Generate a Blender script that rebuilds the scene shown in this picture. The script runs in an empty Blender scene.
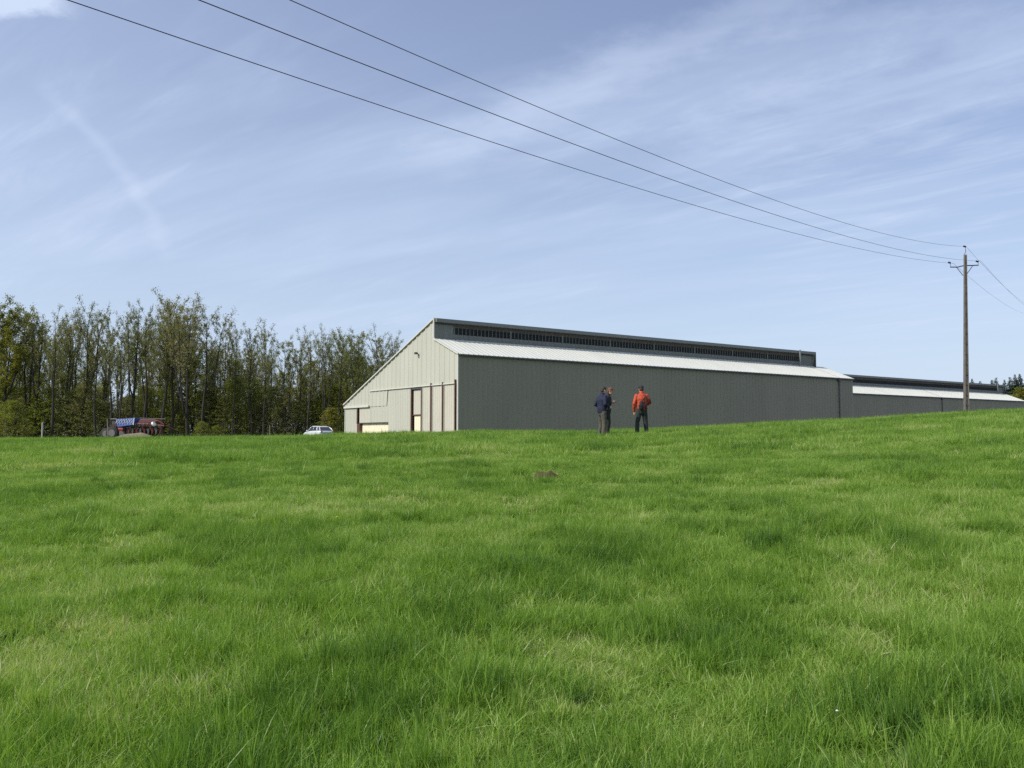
import bpy, bmesh, math, random
import numpy as np
from mathutils import Vector, Matrix, noise as mn

R = math.radians
SC = bpy.context.scene
COL = SC.collection
EYE = 1.6
F = 864.0
PITCH = math.atan(51 / 864.0)

# ------------------------------------------------------------------ camera
cam = bpy.data.cameras.new('camera')
cam.sensor_width = 36.0
cam.lens = 36.0 * F / 1024.0
cam.clip_start = 0.05
cam.clip_end = 9000
cam_o = bpy.data.objects.new('camera', cam)
COL.objects.link(cam_o)
cam_o.location = (0, 0, EYE)
cam_o.rotation_euler = (R(90) + PITCH, 0, 0)
SC.camera = cam_o

# ------------------------------------------------------------------ light
SUN_AZ = math.atan2(-0.885, -0.465)      # measured from +Y towards +X
SUN_EL = R(42)
SC.view_settings.view_transform = 'Standard'
SC.view_settings.look = 'None'
SC.view_settings.gamma = 1.0
SC.view_settings.use_curve_mapping = False
SC.view_settings.exposure = 0.35

world = bpy.data.worlds.new('World')
SC.world = world
world.use_nodes = True
nt = world.node_tree
nt.nodes.clear()
N = nt.nodes.new
L = nt.links.new


def wmath(op, a, b=None, c=None, clamp=False):
    n = N('ShaderNodeMath')
    n.operation = op
    n.use_clamp = clamp
    for i, v in enumerate((a, b, c)):
        if v is None:
            continue
        if isinstance(v, (int, float)):
            n.inputs[i].default_value = v
        else:
            L(v, n.inputs[i])
    return n.outputs[0]


sky = N('ShaderNodeTexSky')
sky.sky_type = 'NISHITA'
sky.sun_disc = False
sky.sun_elevation = SUN_EL
sky.sun_rotation = SUN_AZ
sky.air_density = 1.0
sky.dust_density = 1.2
sky.ozone_density = 1.6
sky.altitude = 300
tc = N('ShaderNodeTexCoord')
sep = N('ShaderNodeSeparateXYZ')
L(tc.outputs['Generated'], sep.inputs[0])
zc = wmath('MAXIMUM', wmath('ADD', sep.outputs['Z'], 0.12), 0.02)
px_ = wmath('DIVIDE', sep.outputs['X'], zc)      # a flat cloud layer seen in perspective
py_ = wmath('DIVIDE', sep.outputs['Y'], zc)
comb = N('ShaderNodeCombineXYZ')
L(px_, comb.inputs[0]); L(py_, comb.inputs[1])


def cirrus(rot, scl, nscale, detail, rough, lo, hi, dist=0.6, seed=0.0):
    dx, dy = math.sin(R(rot)), math.cos(R(rot))       # heading the streaks run along
    al = wmath('MULTIPLY', wmath('ADD', wmath('MULTIPLY', px_, dx), wmath('MULTIPLY', py_, dy)), scl[1])
    ac = wmath('MULTIPLY', wmath('ADD', wmath('MULTIPLY', px_, dy), wmath('MULTIPLY', py_, -dx)), scl[0])
    mp = N('ShaderNodeCombineXYZ')
    L(wmath('ADD', ac, seed), mp.inputs[0]); L(wmath('ADD', al, seed * 0.7), mp.inputs[1])
    nz = N('ShaderNodeTexNoise')
    nz.inputs['Scale'].default_value = nscale
    nz.inputs['Detail'].default_value = detail
    nz.inputs['Roughness'].default_value = rough
    nz.inputs['Distortion'].default_value = dist
    L(mp.outputs[0], nz.inputs['Vector'])
    mr = N('ShaderNodeMapRange')
    mr.interpolation_type = 'SMOOTHSTEP'
    mr.inputs['From Min'].default_value = lo
    mr.inputs['From Max'].default_value = hi
    L(nz.outputs['Fac'], mr.inputs['Value'])
    return mr.outputs[0]


c1 = cirrus(-62, (1.9, 0.40, 1), 1.3, 7, 0.55, 0.40, 0.80, 0.35, 3.1)
c2 = cirrus(-50, (4.2, 0.8, 1), 2.0, 8, 0.62, 0.42, 0.80, 0.5, 8.4)
c3 = cirrus(20, (0.8, 0.8, 1), 0.7, 3, 0.5, 0.35, 0.7, 0.3, 1.7)
# thin high cloud is brightest on the sun's side
vd = N('ShaderNodeVectorMath'); vd.operation = 'DOT_PRODUCT'
L(tc.outputs['Generated'], vd.inputs[0])
vd.inputs[1].default_value = (math.sin(SUN_AZ) * math.cos(SUN_EL), math.cos(SUN_AZ) * math.cos(SUN_EL), math.sin(SUN_EL))
glow = N('ShaderNodeMapRange')
glow.inputs['From Min'].default_value = -0.45; glow.inputs['From Max'].default_value = 0.75
glow.inputs['To Min'].default_value = 0.08; glow.inputs['To Max'].default_value = 0.52
L(vd.outputs['Value'], glow.inputs['Value'])
veil = wmath('MULTIPLY_ADD', c1, 0.36, wmath('MULTIPLY', wmath('MULTIPLY', c2, c3), 0.62))
veil = wmath('ADD', veil, glow.outputs[0])
veil = wmath('MULTIPLY_ADD', c3, 0.10, veil)


def dirv(px, py):
    X = (px - 512) / F; Z = (384 - py) / F
    c, s = math.cos(PITCH), math.sin(PITCH)
    v = Vector((X, c - Z * s, s + Z * c))
    return v.normalized()


def wisp(p, q, width, amount, bend):
    """a faint trail of cloud in the same flat layer, between two directions"""
    a = dirv(*p); b = dirv(*q)
    A = Vector((a.x, a.y)) / (a.z + 0.12); B = Vector((b.x, b.y)) / (b.z + 0.12)
    d = (B - A); ln = d.length; d /= ln
    n = Vector((-d.y, d.x))
    along = wmath('ADD', wmath('MULTIPLY', px_, d.x / ln), wmath('MULTIPLY_ADD', py_, d.y / ln, -(A.dot(d)) / ln))
    across = wmath('ADD', wmath('MULTIPLY', px_, n.x), wmath('MULTIPLY_ADD', py_, n.y, -A.dot(n)))
    nz = N('ShaderNodeTexNoise')
    nz.inputs['Scale'].default_value = 5.0
    nz.inputs['Detail'].default_value = 6
    nz.inputs['Roughness'].default_value = 0.65
    L(comb.outputs[0], nz.inputs['Vector'])
    wob = wmath('MULTIPLY', wmath('SUBTRACT', nz.outputs['Fac'], 0.5), width * 2.2)
    curve = wmath('MULTIPLY', wmath('MULTIPLY', along, wmath('SUBTRACT', 1.0, along)), bend)
    ac = wmath('ABSOLUTE', wmath('ADD', wmath('ADD', across, wob), curve))
    m = N('ShaderNodeMapRange'); m.interpolation_type = 'SMOOTHSTEP'
    m.inputs['From Min'].default_value = width; m.inputs['From Max'].default_value = 0
    L(ac, m.inputs['Value'])
    m2 = N('ShaderNodeMapRange'); m2.interpolation_type = 'SMOOTHSTEP'
    m2.inputs['From Min'].default_value = 0.5; m2.inputs['From Max'].default_value = 0.28
    L(wmath('ABSOLUTE', wmath('SUBTRACT', along, 0.5)), m2.inputs['Value'])
    return wmath('MULTIPLY', wmath('MULTIPLY', m.outputs[0], m2.outputs[0]), amount)


w1 = wisp((15, 60), (165, 265), 0.042, 0.16, 0.25)
w2 = wisp((380, 190), (1010, -90), 0.15, 0.22, 0.1)
w3 = wisp((640, 190), (1250, -30), 0.34, 0.22, 0.0)
w4 = wisp((-190, 14), (70, -14), 0.10, 1.1, 0.0)
tot = wmath('ADD', wmath('ADD', veil, w1), wmath('ADD', wmath('ADD', w2, w3), w4), clamp=True)
# a pale haze band low on the sky
hz = N('ShaderNodeMapRange'); hz.interpolation_type = 'SMOOTHSTEP'
hz.inputs['From Min'].default_value = 0.50; hz.inputs['From Max'].default_value = -0.05
hz.inputs['To Max'].default_value = 0.75
L(sep.outputs['Z'], hz.inputs['Value'])

tint = N('ShaderNodeMix'); tint.data_type = 'RGBA'; tint.blend_type = 'MULTIPLY'
tint.inputs[0].default_value = 1.0
tint.inputs[7].default_value = (1.14, 1.05, 1.19, 1)
L(sky.outputs[0], tint.inputs[6])
mixh = N('ShaderNodeMix'); mixh.data_type = 'RGBA'
L(hz.outputs[0], mixh.inputs[0]); L(tint.outputs[2], mixh.inputs[6])
mixh.inputs[7].default_value = (5.0, 6.3, 7.6, 1)
mixc = N('ShaderNodeMix'); mixc.data_type = 'RGBA'
L(tot, mixc.inputs[0]); L(mixh.outputs[2], mixc.inputs[6])
mixc.inputs[7].default_value = (5.4, 6.35, 8.2, 1)
bg = N('ShaderNodeBackground')
bg.inputs['Strength'].default_value = 0.092
L(mixc.outputs[2], bg.inputs['Color'])
wo = N('ShaderNodeOutputWorld')
L(bg.outputs[0], wo.inputs['Surface'])

sun = bpy.data.lights.new('sun', 'SUN')
sun.energy = 3.4
sun.angle = R(0.5)
sun.color = (1.0, 0.94, 0.84)
sun_o = bpy.data.objects.new('sun', sun)
COL.objects.link(sun_o)
sdir = Vector((math.sin(SUN_AZ) * math.cos(SUN_EL), math.cos(SUN_AZ) * math.cos(SUN_EL), math.sin(SUN_EL)))
sun_o.rotation_euler = sdir.to_track_quat('Z', 'Y').to_euler()
sun_o.location = (-30, 10, 40)


# ------------------------------------------------------------------ helpers
def thing(name, label=None, cat=None, group=None, loc=(0, 0, 0), rz=0.0, parent=None):
    o = bpy.data.objects.new(name, None)
    o.empty_display_size = 0.3
    COL.objects.link(o)
    o.location = loc
    o.rotation_euler = (0, 0, rz)
    if parent: o.parent = parent
    tag(o, label, cat, group)
    return o


def tag(o, label=None, cat=None, group=None, kind=None):
    if label: o['label'] = label
    if cat: o['category'] = cat
    if group: o['group'] = group
    if kind: o['kind'] = kind
    return o


def link(name, me, mats, parent=None):
    o = bpy.data.objects.new(name, me)
    COL.objects.link(o)
    if not isinstance(mats, (list, tuple)): mats = [mats]
    me.materials.clear()
    for m in mats: me.materials.append(m)
    if parent: o.parent = parent
    return o


class MB:
    def __init__(s):
        s.v = []; s.f = []; s.m = []; s.cur = 0

    def add(s, vs, fs):
        b = len(s.v)
        s.v.extend([tuple(v) for v in vs])
        for f in fs:
            s.f.append([b + i for i in f]); s.m.append(s.cur)

    def box(s, x0, x1, y0, y1, z0, z1):
        s.add([(x0, y0, z0), (x1, y0, z0), (x1, y1, z0), (x0, y1, z0), (x0, y0, z1), (x1, y0, z1), (x1, y1, z1), (x0, y1, z1)],
              [(0, 3, 2, 1), (4, 5, 6, 7), (0, 1, 5, 4), (1, 2, 6, 5), (2, 3, 7, 6), (3, 0, 4, 7)])

    def tube(s, pts, rad, n=8, ref=None, cap=True, rb=None):
        """loft of ellipses along pts; rad / rb lists of half-axes, ref = direction of the first half-axis"""
        pts = [Vector(p) for p in pts]
        if not isinstance(rad, (list, tuple)): rad = [rad] * len(pts)
        if rb is None: rb = rad
        elif not isinstance(rb, (list, tuple)): rb = [rb] * len(pts)
        b = len(s.v)
        up = Vector(ref) if ref is not None else None
        prev = None
        for i, p in enumerate(pts):
            if i == 0: t = pts[1] - pts[0]
            elif i == len(pts) - 1: t = pts[-1] - pts[-2]
            else: t = pts[i + 1] - pts[i - 1]
            t = t.normalized() if t.length > 1e-9 else Vector((0, 0, 1))
            if up is not None: a = up - t * up.dot(t)
            elif prev is not None: a = prev - t * prev.dot(t)
            else:
                a = Vector((1, 0, 0)) if abs(t.x) < 0.8 else Vector((0, 1, 0))
                a = a - t * a.dot(t)
            a.normalize(); prev = a
            c = t.cross(a)
            for k in range(n):
                an = 2 * math.pi * k / n
                s.v.append(tuple(p + a * (math.cos(an) * rad[i]) + c * (math.sin(an) * rb[i])))
        for i in range(len(pts) - 1):
            for k in range(n):
                k2 = (k + 1) % n
                s.f.append([b + i * n + k, b + i * n + k2, b + (i + 1) * n + k2, b + (i + 1) * n + k]); s.m.append(s.cur)
        if cap:
            s.f.append([b + k for k in range(n)][::-1]); s.m.append(s.cur)
            e = b + (len(pts) - 1) * n
            s.f.append([e + k for k in range(n)]); s.m.append(s.cur)

    def cap_tube(s, pts, rad, n=10, ref=None, rb=None):
        """tube with rounded ends"""
        pts = [Vector(p) for p in pts]
        if not isinstance(rad, (list, tuple)): rad = [rad] * len(pts)
        if rb is None: rb = list(rad)
        elif not isinstance(rb, (list, tuple)): rb = [rb] * len(pts)
        P = []; A = []; B = []
        d0 = (pts[0] - pts[1]).normalized(); d1 = (pts[-1] - pts[-2]).normalized()
        for a in (80, 50, 25):
            k = min(rad[0], rb[0])
            P.append(pts[0] + d0 * k * math.sin(R(a))); A.append(rad[0] * math.cos(R(a))); B.append(rb[0] * math.cos(R(a)))
        P += pts; A += list(rad); B += list(rb)
        for a in (25, 50, 80):
            k = min(rad[-1], rb[-1])
            P.append(pts[-1] + d1 * k * math.sin(R(a))); A.append(rad[-1] * math.cos(R(a))); B.append(rb[-1] * math.cos(R(a)))
        s.tube(P, A, n, ref, True, B)

    def ell(s, c, r, n=14, m=9, rot=None):
        b = len(s.v); c = Vector(c)
        M = rot if rot else Matrix.Identity(3)
        for i in range(m + 1):
            th = math.pi * i / m
            for k in range(n):
                a = 2 * math.pi * k / n
                q = Vector((r[0] * math.sin(th) * math.cos(a), r[1] * math.sin(th) * math.sin(a), r[2] * math.cos(th)))
                s.v.append(tuple(c + M @ q))
        for i in range(m):
            for k in range(n):
                k2 = (k + 1) % n
                s.f.append([b + i * n + k, b + (i + 1) * n + k, b + (i + 1) * n + k2, b + i * n + k2]); s.m.append(s.cur)

    def mesh(s, name, smooth=False):
        me = bpy.data.meshes.new(name)
        me.from_pydata(s.v, [], s.f)
        me.polygons.foreach_set('material_index', s.m)
        if smooth: me.polygons.foreach_set('use_smooth', [True] * len(s.f))
        me.update()
        return me

    def build(s, name, mats, parent=None, smooth=False, bevel=0.0):
        o = link(name, s.mesh(name, smooth), mats, parent)
        if bevel:
            bv = o.modifiers.new('b', 'BEVEL'); bv.width = bevel; bv.segments = 2; bv.limit_method = 'ANGLE'
        return o


def remeshed(name, mb, mat, parent, voxel=0.008, smooth=4):
    """melt overlapping lofts into ONE continuous surface"""
    me = mb.mesh(name)
    bm = bmesh.new(); bm.from_mesh(me)
    bmesh.ops.remove_doubles(bm, verts=bm.verts, dist=1e-5)
    bmesh.ops.recalc_face_normals(bm, faces=bm.faces)
    bm.to_mesh(me); bm.free()
    t = bpy.data.objects.new('tmp', me)
    COL.objects.link(t)
    r = t.modifiers.new('r', 'REMESH'); r.mode = 'VOXEL'; r.voxel_size = voxel
    if smooth:
        s = t.modifiers.new('s', 'SMOOTH'); s.iterations = smooth; s.factor = 0.5
    dg = bpy.context.evaluated_depsgraph_get()
    m2 = bpy.data.meshes.new_from_object(t.evaluated_get(dg))
    bpy.data.objects.remove(t)
    m2.name = name
    m2.polygons.foreach_set('use_smooth', [True] * len(m2.polygons))
    return link(name, m2, mat, parent)


def mat(name, col, rough=0.7, metal=0.0, var=0.0, vscale=2.0, bump=0.0, bscale=20.0, spec=0.5, col2=None, stretch=None):
    m = bpy.data.materials.new(name)
    m.use_nodes = True
    t = m.node_tree
    p = t.nodes['Principled BSDF']
    p.inputs['Base Color'].default_value = (*col, 1)
    p.inputs['Roughness'].default_value = rough
    p.inputs['Metallic'].default_value = metal
    p.inputs['Specular IOR Level'].default_value = spec
    if var or col2:
        tcn = t.nodes.new('ShaderNodeTexCoord')
        mp = t.nodes.new('ShaderNodeMapping')
        if stretch: mp.inputs['Scale'].default_value = stretch
        nz = t.nodes.new('ShaderNodeTexNoise')
        nz.inputs['Scale'].default_value = vscale
        nz.inputs['Detail'].default_value = 5
        nz.inputs['Roughness'].default_value = 0.6
        t.links.new(tcn.outputs['Object'], mp.inputs[0])
        t.links.new(mp.outputs[0], nz.inputs['Vector'])
        mr = t.nodes.new('ShaderNodeMapRange')
        mr.inputs['From Min'].default_value = 0.3; mr.inputs['From Max'].default_value = 0.7
        t.links.new(nz.outputs['Fac'], mr.inputs['Value'])
        mx = t.nodes.new('ShaderNodeMix'); mx.data_type = 'RGBA'
        c2 = col2 if col2 else tuple(c * (1 - var) for c in col)
        c1_ = col if col2 else tuple(min(1, c * (1 + var)) for c in col)
        mx.inputs[6].default_value = (*c1_, 1); mx.inputs[7].default_value = (*c2, 1)
        t.links.new(mr.outputs[0], mx.inputs[0])
        t.links.new(mx.outputs[2], p.inputs['Base Color'])
    if bump:
        n2 = t.nodes.new('ShaderNodeTexNoise')
        n2.inputs['Scale'].default_value = bscale; n2.inputs['Detail'].default_value = 4
        tc2 = t.nodes.new('ShaderNodeTexCoord')
        t.links.new(tc2.outputs['Object'], n2.inputs['Vector'])
        bp = t.nodes.new('ShaderNodeBump'); bp.inputs['Strength'].default_value = bump
        bp.inputs['Distance'].default_value = 0.05
        t.links.new(n2.outputs['Fac'], bp.inputs['Height'])
        t.links.new(bp.outputs[0], p.inputs['Normal'])
    return m


def leafy(name, cols, trans=0.4, nscale=0.35, attr=None, rough=0.55, spec=0.3, obj_rand=0.0):
    """thin leaf / blade material: diffuse + translucent, colour varied by place and by leaf"""
    m = bpy.data.materials.new(name)
    m.use_nodes = True
    t = m.node_tree
    p = t.nodes['Principled BSDF']
    out = t.nodes['Material Output']
    geo = t.nodes.new('ShaderNodeNewGeometry')
    nz = t.nodes.new('ShaderNodeTexNoise')
    nz.inputs['Scale'].default_value = nscale; nz.inputs['Detail'].default_value = 4
    t.links.new(geo.outputs['Position'], nz.inputs['Vector'])
    ri = geo.outputs['Random Per Island']
    ma = t.nodes.new('ShaderNodeMath'); ma.operation = 'MULTIPLY_ADD'
    t.links.new(ri, ma.inputs[0]); ma.inputs[1].default_value = 0.85
    mr = t.nodes.new('ShaderNodeMapRange')
    mr.inputs['From Min'].default_value = 0.32; mr.inputs['From Max'].default_value = 0.68
    mr.inputs['To Max'].default_value = 0.55
    t.links.new(nz.outputs['Fac'], mr.inputs['Value'])
    t.links.new(mr.outputs[0], ma.inputs[2])
    src = ma.outputs[0]
    if attr:
        an = t.nodes.new('ShaderNodeAttribute'); an.attribute_type = 'INSTANCER'; an.attribute_name = attr
        m2 = t.nodes.new('ShaderNodeMath'); m2.operation = 'MULTIPLY_ADD'
        t.links.new(an.outputs['Fac'], m2.inputs[0]); m2.inputs[1].default_value = 1.0
        m3 = t.nodes.new('ShaderNodeMath'); m3.operation = 'MULTIPLY'; m3.inputs[1].default_value = 0.42
        t.links.new(src, m3.inputs[0]); t.links.new(m3.outputs[0], m2.inputs[2])
        src = m2.outputs[0]
    if obj_rand:
        oi = t.nodes.new('ShaderNodeObjectInfo')
        m2 = t.nodes.new('ShaderNodeMath'); m2.operation = 'MULTIPLY_ADD'
        t.links.new(oi.outputs['Random'], m2.inputs[0]); m2.inputs[1].default_value = obj_rand
        m3 = t.nodes.new('ShaderNodeMath'); m3.operation = 'MULTIPLY'; m3.inputs[1].default_value = 1 - obj_rand
        t.links.new(src, m3.inputs[0]); t.links.new(m3.outputs[0], m2.inputs[2])
        src = m2.outputs[0]
    cr = t.nodes.new('ShaderNodeValToRGB')
    el = cr.color_ramp.elements
    while len(el) > 1: el.remove(el[-1])
    for i, (pos, c) in enumerate(cols):
        e = el[0] if i == 0 else el.new(pos)
        e.position = pos; e.color = (*c, 1)
    t.links.new(src, cr.inputs[0])
    t.links.new(cr.outputs[0], p.inputs['Base Color'])
    p.inputs['Roughness'].default_value = rough
    p.inputs['Specular IOR Level'].default_value = spec
    tr = t.nodes.new('ShaderNodeBsdfTranslucent')
    hs = t.nodes.new('ShaderNodeMix'); hs.data_type = 'RGBA'; hs.blend_type = 'MULTIPLY'
    hs.inputs[0].default_value = 1.0
    hs.inputs[7].default_value = (1.25, 1.35, 0.5, 1)
    t.links.new(cr.outputs[0], hs.inputs[6]); t.links.new(hs.outputs[2], tr.inputs[0])
    mx = t.nodes.new('ShaderNodeMixShader'); mx.inputs[0].default_value = trans
    t.links.new(p.outputs[0], mx.inputs[1]); t.links.new(tr.outputs[0], mx.inputs[2])
    t.links.new(mx.outputs[0], out.inputs['Surface'])
    return m


# ------------------------------------------------------------------ terrain
_kx = np.array([-700, -200, 0, 100, 200, 300, 345, 460, 600, 650, 840, 966, 1024, 1300, 2200.])
_ky = np.array([447, 443, 441.5, 441, 439.5, 438.5, 436.5, 433.5, 434, 432, 423.5, 417, 415, 408, 420.])
_kaz = np.degrees(np.arctan((_kx - 512) / F))
_kr = np.interp(_kx, [0, 560, 900, 1024], [37, 38, 50, 52])
_kh = (435 - _ky - 0.4 - 1.2 * (_kx < 500)) / F * _kr
_AZ = np.concatenate([[-180, -110], _kaz, [100, 180]])
_HC = np.concatenate([[-1.6, -0.7], _kh, [0.2, -1.6]])
_RC = np.concatenate([[40, 40], _kr / np.cos(np.radians(_kaz)) ** 0.5, [52, 40]])


def ground(x, y):
    x = np.asarray(x, float); y = np.asarray(y, float)
    r = np.hypot(x, y) + 1e-6
    az = np.degrees(np.arctan2(x, y))
    h = np.interp(az, _AZ, _HC); rc = np.interp(az, _AZ, _RC)
    t = np.clip(r / rc, 0, 1)
    g = 1 - (1 - t) ** 1.6
    z = -1.6 + (h + 1.6) * g
    u = np.clip((r - rc) / 24, 0, 1); u = u * u * (3 - 2 * u)
    zf = np.interp(az, [-60, -14, -6, 5], [-0.42, -0.45, -0.75, -0.8])
    z = z + (zf - h) * u * (r > rc)
    und = (np.sin(x * 0.9 + 1.3 * np.sin(y * 0.5)) * np.sin(y * 0.8 + 0.7 * np.sin(x * 0.6)) * 0.035 +
           np.sin(x * 2.3 + y * 0.4) * np.sin(y * 2.0 - x * 0.5) * 0.012)
    return z + EYE + und * np.clip(r / 6, 0, 1) * (r < 300)


def gz(x, y): return float(ground(x, y))


def at(px, py, Y):
    X = (px - 512) / F; Z = (384 - py) / F
    c, s = math.cos(PITCH), math.sin(PITCH)
    dy = c - Z * s; dz = s + Z * c
    return Vector((X / dy * Y, Y, EYE + dz / dy * Y))


def ground_hit(px, py):
    """the field point seen at a pixel of the photograph"""
    for Y in np.arange(3, 60, 0.05):
        p = at(px, py, Y)
        if p.z <= gz(p.x, p.y): return p
    return None


m_field = mat('field soil and thatch', (0.036, 0.066, 0.016), 0.9, var=0, vscale=1.4, col2=(0.055, 0.062, 0.024), bump=0.8, bscale=6)
rr = np.concatenate([[0.0], np.arange(0.5, 75, 0.5), np.geomspace(76, 5000, 40)])
nA = 360
V = [(0, 0, gz(0, 0.01))]
aa = np.radians(np.arange(nA) * 360.0 / nA)
for r_ in rr[1:]:
    xs = r_ * np.sin(aa); ys = r_ * np.cos(aa)
    V.extend(zip(xs.tolist(), ys.tolist(), ground(xs, ys).tolist()))
Fs = [(0, 1 + (k + 1) % nA, 1 + k) for k in range(nA)]
for i in range(len(rr) - 2):
    a = 1 + i * nA; b = a + nA
    for k in range(nA):
        k2 = (k + 1) % nA
        Fs.append((a + k, a + k2, b + k2, b + k))
me = bpy.data.meshes.new('field')
me.from_pydata(V, [], Fs)
me.polygons.foreach_set('use_smooth', [True] * len(Fs))
fo = link('field', me, m_field)
tag(fo, 'rolling green meadow rising to a low crest', kind='structure')

# ------------------------------------------------------------------ barns
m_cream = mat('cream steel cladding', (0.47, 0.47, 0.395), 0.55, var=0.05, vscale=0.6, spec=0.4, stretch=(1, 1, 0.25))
m_cream2 = mat('cream steel door', (0.51, 0.49, 0.41), 0.55, var=0.05, vscale=0.8, spec=0.4)
m_yellow = mat('pale yellow boards', (0.80, 0.74, 0.54), 0.7, var=0.06, vscale=1.5)
m_trim = mat('white steel trim', (0.58, 0.58, 0.51), 0.5, var=0.04)
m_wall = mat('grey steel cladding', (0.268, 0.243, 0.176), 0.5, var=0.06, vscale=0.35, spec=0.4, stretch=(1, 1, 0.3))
m_roof = mat('off-white steel roof', (0.62, 0.62, 0.55), 0.5, var=0.05, vscale=0.5, stretch=(1, 0.2, 1))
m_fascia = mat('slate grey fascia', (0.17, 0.185, 0.175), 0.5, var=0.06)
m_cler = mat('dull grey clerestory panel', (0.16, 0.168, 0.15), 0.6, var=0.08)
m_pane = mat('dark mesh pane', (0.022, 0.026, 0.028), 0.75, var=0.3, vscale=0.7, spec=0.15)
m_soff = mat('brown timber band', (0.085, 0.07, 0.062), 0.8, var=0.2)
m_red = mat('red-brown steel post', (0.105, 0.048, 0.034), 0.6, var=0.2, vscale=3)
m_gut = mat('dark grey gutter steel', (0.07, 0.075, 0.075), 0.5)
m_dark = mat('black rubber', (0.02, 0.02, 0.02), 0.8)
m_glass = mat('smoky glass', (0.03, 0.04, 0.05), 0.08, spec=0.8)

ANG = math.atan2(0.576, 0.817)
D = 70.0
BW = 21.8; RY = 3.85; FL = 0.7          # width, ridge offset, floor level
HE = 6.61 + 0.9; HCB = 8.17 + 0.9; HR = 9.86 + 0.9; HL = 3.15 + 0.9


def prof(y):
    """top of gable above the floor at distance y from the near corner"""
    if y <= RY: return HE + (HCB - HE) * y / RY
    return HR + (HL - HR) * (y - RY) / (BW - RY)


def sheet(mb, a0, a1, zb, zt, plane, axis, sign, pitch=0.30, depth=0.045, ribw=0.09):
    """ribbed cladding between a0 and a1; axis 'x': runs along x in the plane y=plane; 'y': along y in x=plane"""
    xs = []
    a = a0
    while a < a1 - 1e-6:
        for da, of in ((0, 0), (pitch - 2 * ribw * 0.9, 0), (pitch - 1.45 * ribw, depth), (pitch - 0.45 * ribw, depth), (pitch, 0)):
            if a + da <= a1 + 1e-6: xs.append((a + da, of))
        a += pitch
    xs.append((a1, 0))
    vs = []
    for (q, of) in xs:
        t = zt(q) if callable(zt) else zt
        b = zb(q) if callable(zb) else zb
        c = plane + sign * of
        for z in (b, t):
            vs.append((q, c, z) if axis == 'x' else (c, q, z))
    fs = [(2 * i, 2 * i + 2, 2 * i + 3, 2 * i + 1) for i in range(len(xs) - 1)]
    mb.add(vs, fs)


def gp(px, py):
    """pixel on the near barn's gable plane -> (distance along the gable, height above the floor)"""
    r = (px - 512) / F
    t = (-4.37 - 70 * r) / (0.576 + 0.817 * r)
    z = (435 - py) / F * (70 + 0.817 * t) + 0.9
    return t, z


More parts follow.
